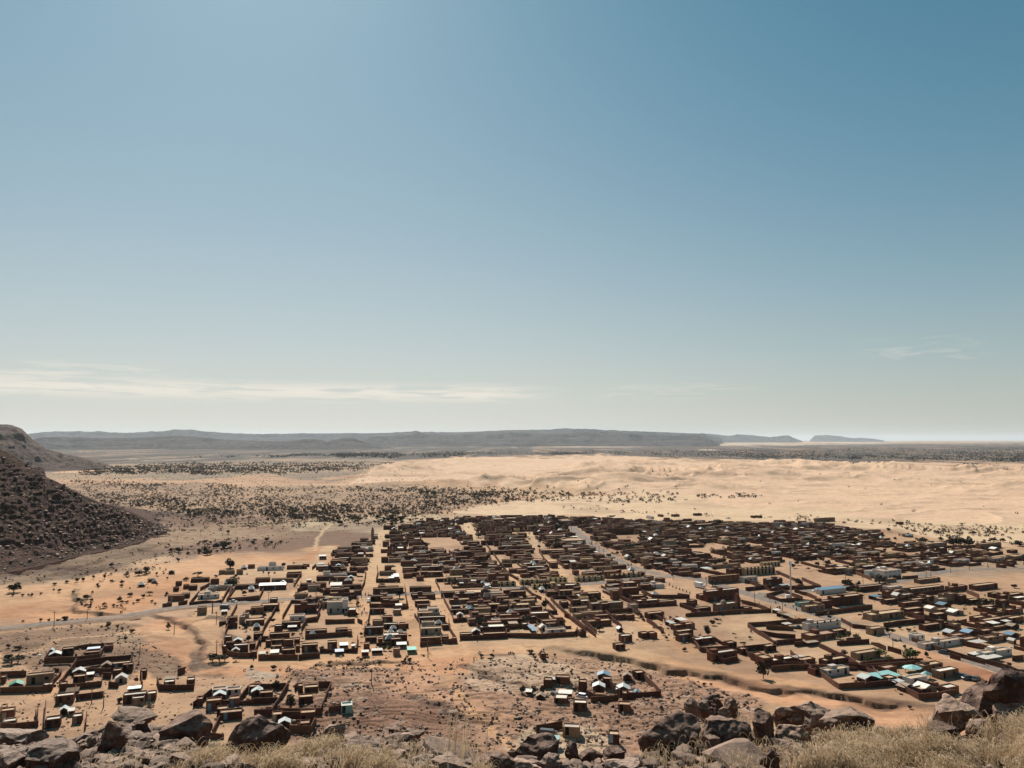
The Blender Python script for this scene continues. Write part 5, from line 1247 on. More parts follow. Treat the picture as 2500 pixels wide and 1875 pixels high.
TREES = {
'1': "275 565 95 90;215 345 110 55;670 275 55 50;25 420 110 60;250 195 45 40;1365 600 100 75;855 555 60 60;1590 545 45 45;1495 510 75 50;470 1352 70 75;445 1240 55 75;640 1100 55 65;300 745 120 60;2010 580 100 45;1940 1455 60 70 g;1995 1455 60 65 g;1150 1050 70 60;120 660 50 30;1640 920 40 45;960 515 30 20;690 640 30 40;630 620 25 30",
'2': "360 432 90 70;690 492 60 60;800 462 50 45;920 322 100 60;1785 442 120 90;1422 1012 70 85;1645 1092 100 110;850 1122 70 75;892 1165 60 60;950 622 110 60;1690 112 75 50;1785 242 90 70;1540 190 90 60;1578 440 50 45;985 310 80 50;330 400 70 45;2190 340 70 50;1300 1590 30 25 y;1080 1560 25 25 y",
'3': "1262 1285 70 120;1310 787 100 60;640 157 45 35;1620 382 110 75;480 420 130 60;950 482 110 60;1132 572 60 50;1000 562 90 50;2170 762 80 60;2180 522 90 60;1332 632 60 45;180 1232 95 70;505 150 60 45;1520 390 90 50;300 110 80 35;560 160 50 40;870 470 70 45",
'4': "820 732 130 90;510 775 140 90;612 752 50 50;600 830 90 70 g;1110 1492 180 145 g;820 1442 130 90 g;910 1495 100 70 g;705 1502 85 70 g;470 1432 80 60;1240 335 110 60;1530 372 140 100;1680 372 130 100;1600 370 100 90;1820 355 70 45;1920 325 75 45;2010 330 60 40;2165 370 85 60;1540 492 95 50;1870 955 150 85;1276 1442 35 60;1063 1362 30 45;235 442 110 75;350 450 100 70;190 335 60 50;352 342 60 50;745 302 65 45;918 1262 85 100 f;680 595 65 60;38 742 75 60;2120 772 70 45;440 1270 80 60 g;590 1260 80 50 g;520 1250 70 60 g;120 320 50 40;480 290 60 40;280 440 60 50;910 230 50 40;2070 1540 50 50;1100 1190 60 35 y;770 1390 40 50 y",
'0': "115 572 115 85;105 606 30 25;190 606 32 22;240 604 20 28;265 607 30 32;1238 412 60 58;1170 430 70 45;1220 425 60 30;1740 242 50 55;1778 252 30 40;1895 202 105 62;1940 367 90 95;1506 317 32 30;1422 877 45 65 g;1030 502 45 35;1025 528 35 22;500 567 38 32;455 548 22 25;345 586 26 22;662 632 32 45;735 632 70 42;618 572 30 22;780 585 25 28;1010 652 48 50;1095 612 62 35;1030 668 40 28;1125 675 28 22;1165 655 45 30;1210 622 38 35;1262 600 60 30;1070 668 40 25;990 700 30 22;410 822 32 28;550 818 62 45;490 822 40 28;345 817 36 30;655 812 36 25;605 812 30 25;690 808 24 20;195 822 30 20;1058 977 40 42;1112 918 55 40 y;990 872 32 34 y;1032 892 30 34 y;910 860 50 55 y;1570 477 65 35;1668 442 80 35;1955 512 85 50;70 1040 45 32 y;150 1050 70 38 y;1436 240 40 35;832 532 36 28;940 365 45 40;820 520 30 25;1320 430 28 28;1410 465 24 26;1325 515 30 20 y;880 460 30 50 y;790 460 30 35 y;650 485 40 40 y;565 495 40 30 y;700 480 35 40 y;460 510 45 28 y;1065 440 45 40 y;1410 600 30 30 y;1280 660 30 25 y;1310 680 30 22 y;1395 610 26 24 y",
'8': "475 302 55 62;60 190 110 60 y;150 200 120 55 y;100 210 130 50 y;1790 190 100 70 y;1850 200 120 60 y;1895 190 80 40 y;1990 190 60 30 y;1010 540 60 55 y;1250 580 110 35 y;1040 265 35 30",
'5': "180 425 95 85;312 602 85 130;110 130 30 25;640 215 50 30 y;1310 205 50 45 y;1275 200 30 45 y;1660 235 25 30 y;800 220 45 35 y;1060 210 50 30 y;1130 70 40 60 g",
'6': "120 470 65 75;212 470 85 68;290 470 60 60;2155 335 95 150;330 140 30 25 y;395 145 30 28 y;300 105 20 30 y;530 300 30 18 y;1660 410 50 28 y;1715 405 30 25 y",
'7': "0 1 1 1;1390 150 38 45;1205 80 32 30;2090 250 45 38;895 410 20 20 y;600 170 60 60;1250 580 45 28 y"}
tl = []
for cr_, txt in TREES.items():
    ox, oy, s = CR[cr_]
    for q in txt.split(';'):
        q = q.split(); a, b, w_, h_ = [float(v) for v in q[:4]]
        if w_ < 5: continue
        tl.append((ox + a / s, oy + b / s, w_ / s, h_ / s, q[4] if len(q) > 4 else 'd'))
tl.sort()
for i, (a, b, w_, h_, c) in enumerate(tl):
    m = mpp(a, b); x, y = G(a, b); hh, ww = h_ * m, w_ * m
    sparse = c == 'y'
    k = 2 if c == 'f' or w_ > 1.9 * h_ else (0, 1, 3, 4, 6, 7)[i % 6]
    z = zg(x, y)
    nm = 'bush' if hh < 2.6 else 'tree'
    ds = {'d': 'dark', 'g': 'green', 'y': 'dry', 'f': 'flat-topped dark'}[c]
    zn = next(zn for zn, f in ZN if f(a, b)); 
    shape = 'spreading' if w_ > h_ * 1.3 else 'upright' if h_ > w_ * 1.1 else 'rounded'
    sz = 'big' if hh > 5 else 'middling' if hh > 3.4 else 'small'
    tree(float(x), float(y), hh, ww * 1.05, k, c == 'g', f"{ds} {shape} {nm}, {ORD(i + 1)} town tree from the left, {zn}", 'trees in and around the town', z, nm, True)
for i, (x, y, h_) in enumerate(FILLTREES):
    X, Y = proj(x, y, 0.0)
    e = tree(x, y, h_ * .75, h_ * 1.05, i % 9, False, 'dark tree rising from a yard in the crowded back of the town', 'yard trees at the back of the town', 0.0)

# scrub: bushes as points drawn in bands of the plain
def scatter(poly, n, rng, feather=False):
    P = np.array(poly, float); out = []
    x0, x1, y0, y1 = P[:, 0].min(), P[:, 0].max(), P[:, 1].min(), P[:, 1].max()
    while len(out) < n:
        q = np.stack([rng.uniform(x0, x1, 4 * n), rng.uniform(y0, y1, 4 * n)], 1)
        d = sdpoly(q[:, 0], q[:, 1], poly)
        dens = vn(q[:, 0] / 22, q[:, 1] / 5, 7) * .6 + vn(q[:, 0] / 60, q[:, 1] / 14, 9) * .5
        edge = sstep(-1, 9, -d - 9 * vn(q[:, 0] / 40, q[:, 1] / 9, 13)) if feather else 1.0
        keep = (d < 0) & (rng.uniform(0, 1, len(d)) < edge) & (rng.uniform(0, 1, len(d)) < sstep(.3, .75, dens) * .7 + .3)
        out += [tuple(v) for v in q[keep]]
    return out[:n]
BANDS = [([(80, 1120), (900, 1118), (1000, 1150), (1250, 1192), (1250, 1240), (900, 1290), (420, 1300), (250, 1235), (80, 1170)], 3600, (.7, 1.9)),
   # polygon, how many, metres high, metres wide
 ([(150, 1176), (420, 1178), (800, 1180), (1060, 1184), (1180, 1192), (1230, 1220), (1080, 1262), (820, 1275), (560, 1270), (400, 1262), (230, 1225)], 3900, (1.0, 2.5)),
 ([(600, 1185), (900, 1184), (1150, 1190), (1280, 1203), (1250, 1225), (1050, 1215), (800, 1200)], 260, (2.0, 3.6)),
 ([(1060, 1186), (1260, 1188), (1420, 1194), (1600, 1202), (1720, 1208), (1740, 1226), (1600, 1236), (1420, 1234), (1280, 1232), (1140, 1240), (1000, 1250), (1010, 1220)], 620, (1.8, 3.8)),
 ([(150, 1138), (480, 1124), (800, 1120), (960, 1122), (1010, 1134), (900, 1152), (780, 1162), (500, 1165), (200, 1166)], 4200, (2.2, 4.0)), ([(100, 1160), (300, 1168), (640, 1184), (640, 1196), (200, 1196)], 260, (1.4, 3)), ([(200, 1195), (1100, 1230), (1120, 1262), (840, 1275), (400, 1262), (220, 1232)], 1100, (1.0, 2.8)),
 ([(440, 1112), (720, 1104), (1250, 1097), (1500, 1104), (1500, 1114), (1150, 1117), (950, 1124), (700, 1120), (440, 1122)], 3200, (3.0, 5.5)),
 ([(1250, 1096), (1600, 1092), (2000, 1088), (2560, 1084), (2560, 1134), (2200, 1130), (1900, 1126), (1700, 1122), (1480, 1113)], 6000, (3.0, 5.5)),
 ([(1900, 1132), (2100, 1138), (2130, 1144), (1960, 1140)], 130, (2.5, 4)), ([(2200, 1130), (2560, 1130), (2560, 1152), (2350, 1146)], 170, (2.5, 4.5)),
 ([(1300, 1225), (1600, 1245), (2000, 1255), (2300, 1272), (2560, 1285), (2560, 1310), (2300, 1318), (2100, 1285), (1800, 1270), (1560, 1262), (1400, 1252)], 300, (1.0, 2.2)),
 ([(2200, 1292), (2500, 1300), (2500, 1350), (2330, 1350), (2180, 1320)], 90, (1.5, 3)),
 ([(330, 1250), (640, 1252), (900, 1262), (880, 1285), (600, 1290), (450, 1300), (380, 1290)], 150, (1.4, 3.0)), ([(700, 1265), (960, 1262), (1040, 1272), (960, 1284), (800, 1282)], 130, (2, 4.2)),
 ([(380, 1325), (600, 1318), (720, 1326), (640, 1345), (480, 1352), (420, 1360)], 80, (1.2, 3.0)), ([(200, 1400), (330, 1385), (420, 1380), (440, 1400), (300, 1425), (220, 1420)], 22, (1, 2)),
 ([(180, 1440), (250, 1470), (330, 1490), (280, 1500), (190, 1490)], 26, (1, 1.8)), ([(60, 1195), (200, 1200), (300, 1240), (220, 1225)], 60, (1.5, 3)),
 ([(1200, 1235), (2500, 1262), (2500, 1150), (1200, 1130)], 45, (1.5, 2.8)), ([(1700, 1215), (1860, 1215), (1860, 1225), (1700, 1222)], 26, (2.5, 4)),
 ([(1100, 1600), (1330, 1590), (1330, 1610), (1130, 1625)], 26, (.8, 1.6)), ([(560, 1640), (700, 1622), (1050, 1600), (1060, 1625), (700, 1650)], 20, (.7, 1.5)), ([(2020, 1500), (2500, 1450), (2500, 1560), (2250, 1560)], 34, (.8, 2)),
 ([(1340, 1280), (2200, 1340), (2000, 1400), (1500, 1380), (1100, 1290)], 150, (1.5, 3.5)), ([(560, 1400), (860, 1380), (1000, 1580), (600, 1600)], 60, (1.2, 2.6)), ([(1500, 1480), (1900, 1480), (1980, 1640), (1700, 1620)], 40, (.8, 2.2))]
pts = []
for poly, n, hh in BANDS:
    for (a, b) in scatter(poly, n, nr, n > 150):
        pts.append((a, b, nr.uniform(*hh) * nr.uniform(.75, 1.2)))
pts = np.array(pts)
bx = np.array([G(a, b) for a, b, _ in pts]); bz = height(bx[:, 0], bx[:, 1])
ok = np.ones(len(pts), bool)
for i, (x, y) in enumerate(bx):
    if 270 < y < 900 and pts[i, 1] > 1262 and clash(x, y, .8): ok[i] = False
pts, bx, bz = pts[ok], bx[ok], bz[ok]
sizepx = pts[:, 2] / bx[:, 1]
order = np.argsort(-sizepx)
nb = sum(1 for o in COL.objects if o.name.startswith('bush')); NS = max(0, 296 - nb)
solo, rest_ = order[:NS], order[NS:]
def bandname(b):
    return 'on the sand fringe between town and dunes' if b > 1250 else 'in the scrub between the spur and the dunes'
for i in solo:
    a, b, h_ = pts[i]
    if b > 1540: g_, lb = 'low bushes on the rocky ground', 'low dark bush on the bare rocky ground in front of the town'
    elif b > 1262 and a < 1000: g_, lb = 'bushes around the west of town', 'small dark bush on the sandy ground at the edge of the western yards'
    elif b > 1262: g_, lb = 'bushes among the houses', 'small dark bush among the houses and empty plots'
    else: g_, lb = 'bushes on the plain', 'small dark thorn bush ' + bandname(b)
    tree(float(bx[i, 0]), float(bx[i, 1]), h_, h_ * nr.uniform(1.0, 1.5), int(i) % 9, False, lb, g_, float(bz[i]), 'bush', False)
# the rest: thousands of bushes, one mass
N = len(rest_); K = 16
c = np.stack([bx[rest_, 0], bx[rest_, 1], bz[rest_]], 1); h_ = pts[rest_, 2]
K0 = nr.normal(size=(N, K, 3)); K0 /= np.linalg.norm(K0, axis=2)[:, :, None]
K0 *= nr.uniform(.4, 1, (N, K, 1)) ** .5
wr = h_ * nr.uniform(.5, .85, N)
cc = c[:, None, :] + K0 * np.stack([wr, wr, h_ * .42], 1)[:, None, :] + np.stack([0 * h_, 0 * h_, h_ * .48], 1)[:, None, :]
a_ = nr.normal(size=(N, K, 3)); a_ /= np.linalg.norm(a_, axis=2)[:, :, None]
b_ = np.cross(a_, nr.normal(size=(N, K, 3))); b_ /= np.linalg.norm(b_, axis=2)[:, :, None]
s_ = (h_ * .22)[:, None, None] * nr.uniform(.6, 1.3, (N, K, 1))
co = np.stack([cc - a_ * s_, cc - b_ * s_, cc + a_ * s_, cc + b_ * s_], 2).reshape(-1, 3)
o = np_mesh('scrub', co, np.arange(N * K * 4).reshape(-1, 4), 'foliage_dark')
tag(o, 'thorn scrub dotting the plain out to the far hills', 'scrub', kind='stuff')

# ================================================================ POLES, MAST, VEHICLES, PEOPLE
POLES = {'0': "455 870 730;1790 740 675;1825 832 760;1827 1088 985;1470 907 850;1180 1100 1035;735 812 778", '1': "85 1032 940;690 922 870;1200 927 870;1692 890 800;1660 1000 880;1895 1075 1010;",
 '2': "890 1285 1185;990 512 455;1040 592 515;1105 652 580;1457 882 810;1735 1062 990;1912 1182 1090;1620 602 545;370 1548 1450;830 450 415;1925 290 200;1970 330 260;2148 400 340",
 '3': "637 702 595;500 632 545;915 717 640;1247 782 700;1732 947 780;1960 872 795;2010 1032 950;547 1017 930;370 922 860;1068 692 610;175 442 390;292 522 460;220 478 425;102 385 320;1835 1540 1500;1100 160 120",
 '4': "950 1382 1275;537 1212 1110;1271 692 610;1315 662 590;1506 632 565;1686 602 535;1863 577 510;661 742 690;490 707 655;2015 1042 980;185 1040 1000", '8': "872 582 490;315 700 620;772 545 510", '5': "992 385 260;1468 160 90"}
pl = []
for cr_, txt in POLES.items():
    ox, oy, s = CR[cr_]
    for q in txt.split(';'):
        if q.strip(): a, b, t_ = [float(v) for v in q.split()]; pl.append((ox + a / s, oy + b / s, (b - t_) / s))
pl.sort()
for i, (a, b, hp) in enumerate(pl):
    x, y = G(a, b); h_ = min(max(hp * mpp(a, b), 5), 10)
    e = link('utility_pole', None, None, (float(x), float(y), zg(x, y)), -zone_az(a, b))
    zn = next(zn for zn, f in ZN if f(a, b))
    tag(e, f"thin dark utility pole, {ORD(i + 1)} pole from the left, {zn}", 'pole', 'utility poles along the lanes', 'thing')
    mb = MB(); mb.cyl(0, 0, .16, -.5, h_, 0, 6, .6); mb.build('pole', 'timber', e)
    mb = MB(); mb.box(-.8, .8, -.06, .06, h_ - .9, h_ - .75)
    mb.build('crossarm', 'timber', e)
x, y = G(1420 + 2094 / 4.096, 1240 + 905 / 4.096)
e = link('telecom_mast', None, None, (float(x), float(y), 0)); tag(e, 'tall pale telecom mast in its own walled yard beside the road', 'mast', kind='thing')
mb = MB(); mb.cyl(0, 0, .5, -.5, 18.5, 0, 10, .55); mb.build('pole', 'mast_paint', e)
for k in range(3):
    a = k * 2.1 + .3; mb = MB(); mb.box(.55 * math.cos(a) - .18, .55 * math.cos(a) + .18, .55 * math.sin(a) - .18, .55 * math.sin(a) + .18, 16.2, 18.8); mb.build('antenna', 'paint_white', e)
mb = MB(); mb.cyl(0, 0, 1.0, 15.6, 15.75, 0, 10); mb.build('platform', 'mast_paint', e)
mb = MB(); mb.box(-3, -1, -1.5, 0, -.2, 2.0); mb.build('cabinet', 'paint_white', e)
x, y = G(500 + 1811 / 4.424, 1260 + 250 / 4.424)
e = link('minaret', None, None, (float(x), float(y), 0), .17); tag(e, 'square tan minaret at the far end of the wide lane', 'minaret', kind='thing')
mb = MB(); mb.box(-1.2, 1.2, -1.2, 1.2, -.4, 7.0); mb.build('tower', 'mud_tan', e)
mb = MB(); mb.box(-1.5, 1.5, -1.5, 1.5, 7.0, 7.4); mb.build('balcony', 'mud_tan', e)
mb = MB(); mb.box(-.8, .8, -.8, .8, 7.4, 8.8); mb.cyl(0, 0, .8, 8.8, 9.8, 0, 8, .1); mb.build('lantern', 'mud_tan', e)

def lathe_ring(mb, cx, cy, cz, r, wdt, m=0, n=14):
    """wheel lying across x"""
    k = len(mb.v)
    for s in (-wdt / 2, wdt / 2): mb.v += [(cx + s, cy + r * math.cos(i * 6.2832 / n), cz + r * math.sin(i * 6.2832 / n)) for i in range(n)]
    for i in range(n): mb.f.append((k + i, k + (i + 1) % n, k + n + (i + 1) % n, k + n + i)); mb.mi.append(m)
    mb.f.append(tuple(k + i for i in range(n))[::-1]); mb.mi.append(m); mb.f.append(tuple(k + n + i for i in range(n))); mb.mi.append(m)
def loft(mb, secs, m=0):
    """cross-sections along y: (y, halfwidth bottom, halfwidth top, z0, z1)"""
    pr = None
    for (y, a, b, z0, z1) in secs:
        k = len(mb.v); mb.v += [(-a, y, z0), (a, y, z0), (a, y, z0 + (z1 - z0) * .6), (b, y, z1), (-b, y, z1), (-a, y, z0 + (z1 - z0) * .6)]
        if pr is not None:
            for j in range(6): mb.f.append((pr + j, pr + (j + 1) % 6, k + (j + 1) % 6, k + j)); mb.mi.append(m)
        else: mb.f.append(tuple(k + j for j in range(6))); mb.mi.append(m)
        pr = k
    mb.f.append(tuple(pr + 5 - j for j in range(6))); mb.mi.append(m)
def car(px_, py_, head, paint, typ, label, z=None):
    x, y = G(px_, py_); e = link({'truck': 'box_truck', 'pickup': 'pickup', 'van': 'van'}.get(typ, 'parked_car'), None, None, (float(x), float(y), zg(x, y) + (0 if z is None else z)), rad(head))
    tag(e, label, {'truck': 'truck', 'van': 'van', 'pickup': 'pickup'}.get(typ, 'car'), 'vehicles of the town', 'thing')
    L, Wd = {'truck': (6.4, 1.05), 'van': (5.0, .95), 'pickup': (4.9, .9)}.get(typ, (4.3, .85)); h = L / 2
    b = MB()
    if typ == 'truck': loft(b, [(-h, Wd, Wd, .5, .9), (h, Wd, Wd * .95, .5, .95)])
    else: loft(b, [(-h, Wd * .85, Wd * .75, .45, .75), (-h + .25, Wd, Wd * .9, .28, .92), (-h * .4, Wd, Wd * .93, .25, .98), (h * .55, Wd, Wd * .93, .25, .98), (h - .2, Wd, Wd * .88, .28, .9), (h, Wd * .85, Wd * .75, .45, .75)])
    b.build('body', paint, e)
    c_ = MB()
    if typ == 'truck':
        loft(c_, [(-h, Wd, Wd * .9, .9, 1.9), (-h + 1.6, Wd, Wd * .92, .9, 2.1)]); c_.build('cab', paint, e)
        c2 = MB(); c2.box(-Wd - .08, Wd + .08, -h + 1.75, h, .96, 2.9); c2.build('cargo_box', 'paint_white', e)
    else:
        y0, y1 = (-h * .35, h * .72) if typ == 'car' else (-h * .6, h * .95) if typ == 'van' else (-h * .35, h * .2)
        top = 1.45 if typ != 'van' else 1.95
        loft(c_, [(y0 - .45, Wd * .86, Wd * .86, .93, .97), (y0, Wd * .88, Wd * .74, .95, top), (y1 - .3, Wd * .88, Wd * .74, .95, top), (y1, Wd * .86, Wd * .84, .93, .99)]); c_.build('windows', 'glass_dark', e)
        r_ = MB(); r_.box(-Wd * .76, Wd * .76, y0 - .04, y1 - .26, top - .05, top + .05); r_.build('roof', paint, e)
    for sx_ in (-1, 1):
        for sy_ in (-h * .62, h * .62):
            w2 = MB(); lathe_ring(w2, sx_ * (Wd - .08), sy_, .32, .33, .2); o = w2.build('wheel', 'rubber', e)
            w3 = MB(); lathe_ring(w3, sx_ * (Wd + .01), sy_, .32, .18, .06); w3.build('rim', 'metal_pale', o)
        hl = MB(); hl.box(sx_ * Wd * .6 - .13, sx_ * Wd * .6 + .13, -h - .0, -h + .16, .62, .76); hl.build('headlight', 'glass_dark', e)
q6 = lambda a, b: (1240 + a / 3.456, 1560 + b / 3.456); q3 = lambda a, b: (1420 + a / 4.096, 1240 + b / 4.096); q4 = lambda a, b: (1940 + a / 3.95, 1240 + b / 3.95); q1 = lambda a, b: (500 + a / 4.424, 1260 + b / 4.424)
q0 = lambda a, b: (a / 3.456, 1280 + b / 3.456); q7 = lambda a, b: (1860 + a / 3.456, 1560 + b / 3.456); q2 = lambda a, b: (960 + a / 4.424, 1240 + b / 4.424)
car(*q6(633, 475), 60, 'paint_white', 'car', 'white car parked in the yard behind the sun-bleached roof on bedrock')
car(*q6(402, 475), 30, 'paint_dark', 'car', 'dark car parked against the left of the sun-bleached house')
car(*q6(338, 808), 75, 'paint_dark', 'van', 'dark van beside the hut above the foreground boulder')
car(*q3(1183, 800), 35, 'paint_white', 'truck', 'white box truck on the sandy square before the big mosque hall')
car(*q0(1900, 716), 85, 'paint_dark', 'van', 'dark long van on the curved road west of town')
car(*q4(215, 810), 80, 'paint_white', 'car', 'white car beside the blue-roofed hall')
car(*q4(525, 652), 60, 'paint_dark', 'car', 'dark car parked beside the tan house above the blue-roofed hall')
car(*q4(478, 985), 70, 'paint_dark', 'car', 'dark car in front of the two-storey stone building by the road')
car(*q4(157, 1180), 70, 'paint_white', 'car', 'white car parked left of the white two-storey block')
car(*q4(30, 1166), 80, 'paint_dark', 'pickup', 'dark pickup behind the long wall by the road')
car(*q4(1448, 1412), 55, 'paint_dark', 'car', 'dark car on the road before the long white house')
car(*q1(1768, 930), 10, 'paint_white', 'car', 'white car at the corner of the wide lane and cross road')
car(*q1(300, 938), 75, 'canvas_white', 'pickup', 'pale pickup on the curved road before the walled yard')
car(*q2(1015, 868), 80, 'paint_white', 'car', 'white car by the long wall of the arcaded barracks')
car(*q3(1465, 108), 60, 'paint_white', 'pickup', 'white pickup far out on the sand beyond the town')
car(*q2(1395, 885), 10, 'paint_dark', 'pickup', 'dark pickup at the crossing below the arcades')
# scrap cars beside the road
for k, (a, b) in enumerate(((1700, 330), (1745, 345), (1810, 352))): car(*q7(a, b), 50 + 40 * k, 'paint_dark', 'car', f"{['leftmost', 'middle', 'rightmost'][k]} of three dark wrecks beside the road near the boulder")
# bollards by the square and the road
bl = [q3(a, b) for a, b in ((878, 775), (912, 795), (945, 808), (980, 820), (1012, 832), (1048, 846), (1082, 858), (1128, 762), (1835, 895), (1880, 920), (1940, 958), (2035, 985), (2115, 995), (2150, 1025), (1775, 970), (1890, 1010))]
mb = MB(); mb.cyl(0, 0, .34, -.2, .9, 0, 8, .85); mb.cyl(0, 0, .2, .9, 1.4, 0, 8, .5); bm_ = mb.mesh('bollard', ['mud_tan'])
for k, (a, b) in enumerate(bl):
    x, y = G(a, b); tag(link('bollard', bm_, None, (float(x), float(y), zg(x, y))), f"squat earth-coloured roadside bollard, {ORD(k + 1)} listed from the sandy square along the asphalt", 'bollard', 'bollards along square and road', 'thing')

# people: one continuous body grown over a posed skeleton, robe and turban as children
def skinned(joints, edges, radii, root=0, lv=2):
    me = bpy.data.meshes.new('sk'); me.from_pydata(joints, edges, []); o = link('sk', me)
    md = o.modifiers.new('s', 'SKIN'); sl = me.skin_vertices[0].data
    for i, r_ in enumerate(radii): sl[i].radius = (r_, r_)
    sl[root].use_root = True
    o.modifiers.new('u', 'SUBSURF').levels = lv
    dg = bpy.context.evaluated_depsgraph_get(); m2 = bpy.data.meshes.new_from_object(o.evaluated_get(dg)); bpy.data.objects.remove(o)
    return m2
J = [(0, 0, .92), (0, 0, 1.1), (0, .01, 1.32), (0, 0, 1.47), (0, -.02, 1.56), (0, -.02, 1.68), (-.17, 0, 1.38), (-.22, .02, 1.1), (-.23, -.05, .86), (-.23, -.07, .76), (.17, 0, 1.38), (.22, .02, 1.1), (.23, -.05, .86), (.23, -.07, .76),
     (-.1, 0, .88), (-.11, -.12, .48), (-.11, -.02, .08), (-.11, -.16, .04), (.1, 0, .88), (.11, .1, .48), (.11, .2, .1), (.11, .08, .04)]
E = [(0, 1), (1, 2), (2, 3), (3, 4), (4, 5), (2, 6), (6, 7), (7, 8), (8, 9), (2, 10), (10, 11), (11, 12), (12, 13), (0, 14), (14, 15), (15, 16), (16, 17), (0, 18), (18, 19), (19, 20), (20, 21)]
Rr = [.13, .12, .15, .06, .085, .075, .065, .045, .035, .04, .065, .045, .035, .04, .085, .06, .045, .04, .085, .06, .045, .04]
body_me = skinned(J, E, Rr); body_me.materials.append(M['skin'])
robe = MB(); pr = [(.06, 1.5, .9), (.24, 1.42, .6), (.25, 1.2, .62), (.23, .95, .7), (.27, .6, .8), (.31, .3, .85)]
for (r0, z0, f0), (r1, z1, f1) in zip(pr[:-1], pr[1:]):
    k = len(robe.v); n = 12
    for r_, z_, f_ in ((r0, z0, f0), (r1, z1, f1)): robe.v += [(r_ * math.cos(i * 6.2832 / n) * (1 + .05 * (i % 2)), r_ * f_ * math.sin(i * 6.2832 / n), z_) for i in range(n)]
    for i in range(n): robe.f.append((k + n + i, k + n + (i + 1) % n, k + (i + 1) % n, k + i)); robe.mi.append(0)
turb = MB(); turb.cyl(0, -.02, .12, 1.64, 1.78, 0, 10, .8)
rob = {c: robe.mesh('robe', [c]) for c in ('cloth_blue', 'cloth_pale', 'cloth_dark')}; tur = turb.mesh('turban', ['cloth_dark'])
PP = [(q1(1722, 1025), 'cloth_dark', 'dark-robed person walking up the middle of the wide lane'), (q1(1705, 1058), 'cloth_blue', 'blue-robed person walking in the wide lane below the dark-robed one'), (q1(1690, 1072), 'cloth_pale', 'pale-robed person at the left of the group in the wide lane'),
      (q1(1735, 860), 'cloth_dark', 'dark-robed person crossing at the top of the wide lane'), (q1(1765, 862), 'cloth_pale', 'pale-robed person standing at the crossing by the white car'), (q1(640, 1338), 'cloth_dark', 'dark-robed person standing in the narrow lane'),
      (q2(505, 915), 'cloth_pale', 'pale-robed person at the corner of the cross road and alley'), (q4(18, 995), 'cloth_dark', 'dark-robed person at the roadside by the teal shop'), (q4(1020, 1292), 'cloth_dark', 'dark-robed person on the sand beside the asphalt road'), (q3(990, 1), 'cloth_dark', None)]
for k, ((a, b), cl, lb) in enumerate(PP):
    if lb is None: continue
    x, y = G(a, b); e = link('person', body_me, None, (float(x), float(y), zg(x, y)), k * 1.3); tag(e, lb, 'person', None, 'thing')
    link('robe', rob[cl], e); link('turban', tur, e)
# ================================================================ FOREGROUND BOULDERS
def rockmat(name, dark, mid, light, sc=1.0):
    t = NT(name); p = t.obj(); r = t.n('ShaderNodeObjectInfo').outputs['Random']
    pw = t.pos()
    a = t.noise(pw, 1.6 * sc, 7, 0.62, 0.4); b = t.noise(pw, 7.0 * sc, 6, 0.7); c_ = t.noise(pw, 30 * sc, 4, 0.7)
    col = t.mix(t.ramp(a, [(0.38, 0.0), (0.62, 1.0)]), dark, mid)
    col = t.mix(t.math('MULTIPLY', t.ramp(b, [(0.50, 0.0), (0.66, 1.0)]), 0.55), col, light)
    col = t.mix(t.math('MULTIPLY', t.ramp(c_, [(0.54, 0.0), (0.66, 1.0)]), 0.35), col, tuple(v * .4 for v in dark))
    # sunlight put into the colour: upper faces painted lighter over the dark varnish
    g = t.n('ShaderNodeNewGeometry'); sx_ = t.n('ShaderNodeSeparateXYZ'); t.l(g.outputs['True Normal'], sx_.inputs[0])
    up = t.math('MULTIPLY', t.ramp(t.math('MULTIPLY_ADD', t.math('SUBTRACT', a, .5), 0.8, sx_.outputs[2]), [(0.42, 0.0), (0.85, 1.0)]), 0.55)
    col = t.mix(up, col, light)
    hs_ = t.n('ShaderNodeHueSaturation'); t.l(col, hs_.inputs['Color']); t.l(t.math('MULTIPLY_ADD', r, .5, .75), hs_.inputs['Value'])
    v = t.n('ShaderNodeTexVoronoi', feature='DISTANCE_TO_EDGE', i_Scale=1.3 * sc); wv_ = t.n('ShaderNodeVectorMath', operation='MULTIPLY_ADD')
    nn = t.n('ShaderNodeTexNoise', i_Scale=1.1 * sc, i_Detail=5.0); t.l(pw, nn.inputs['Vector'])
    wv_.inputs[1].default_value = (1.3, 1.3, 1.3); t.l(nn.outputs['Color'], wv_.inputs[0]); t.l(pw, wv_.inputs[2]); t.l(wv_.outputs[0], v.inputs['Vector'])
    cr = t.ramp(v.outputs['Distance'], [(0.0, 1.0), (0.018, 0.0)])
    cr = t.math('MULTIPLY', cr, t.ramp(t.noise(pw, 1.1, 2), [(.5, 0.0), (.6, 1.0)]))
    t.set('Base Color', t.mix(t.math('MULTIPLY', cr, .7), hs_.outputs[0], tuple(v_ * .3 for v_ in dark)))
    hgt = t.math('ADD', t.math('MULTIPLY', b, .5), t.math('MULTIPLY', c_, .14)); hgt = t.math('SUBTRACT', hgt, t.math('MULTIPLY', cr, .5))
    t.bump(hgt, 0.9, 0.07 / sc); t.b.inputs['Roughness'].default_value = .82; t.b.inputs['Specular IOR Level'].default_value = .25
    M[name] = t.m
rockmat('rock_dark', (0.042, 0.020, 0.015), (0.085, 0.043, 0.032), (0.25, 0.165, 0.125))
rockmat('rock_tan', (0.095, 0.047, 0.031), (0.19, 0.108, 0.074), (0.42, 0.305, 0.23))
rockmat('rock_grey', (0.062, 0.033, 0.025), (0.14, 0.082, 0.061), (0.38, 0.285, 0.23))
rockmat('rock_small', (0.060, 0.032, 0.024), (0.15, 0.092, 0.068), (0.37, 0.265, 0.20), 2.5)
import bmesh
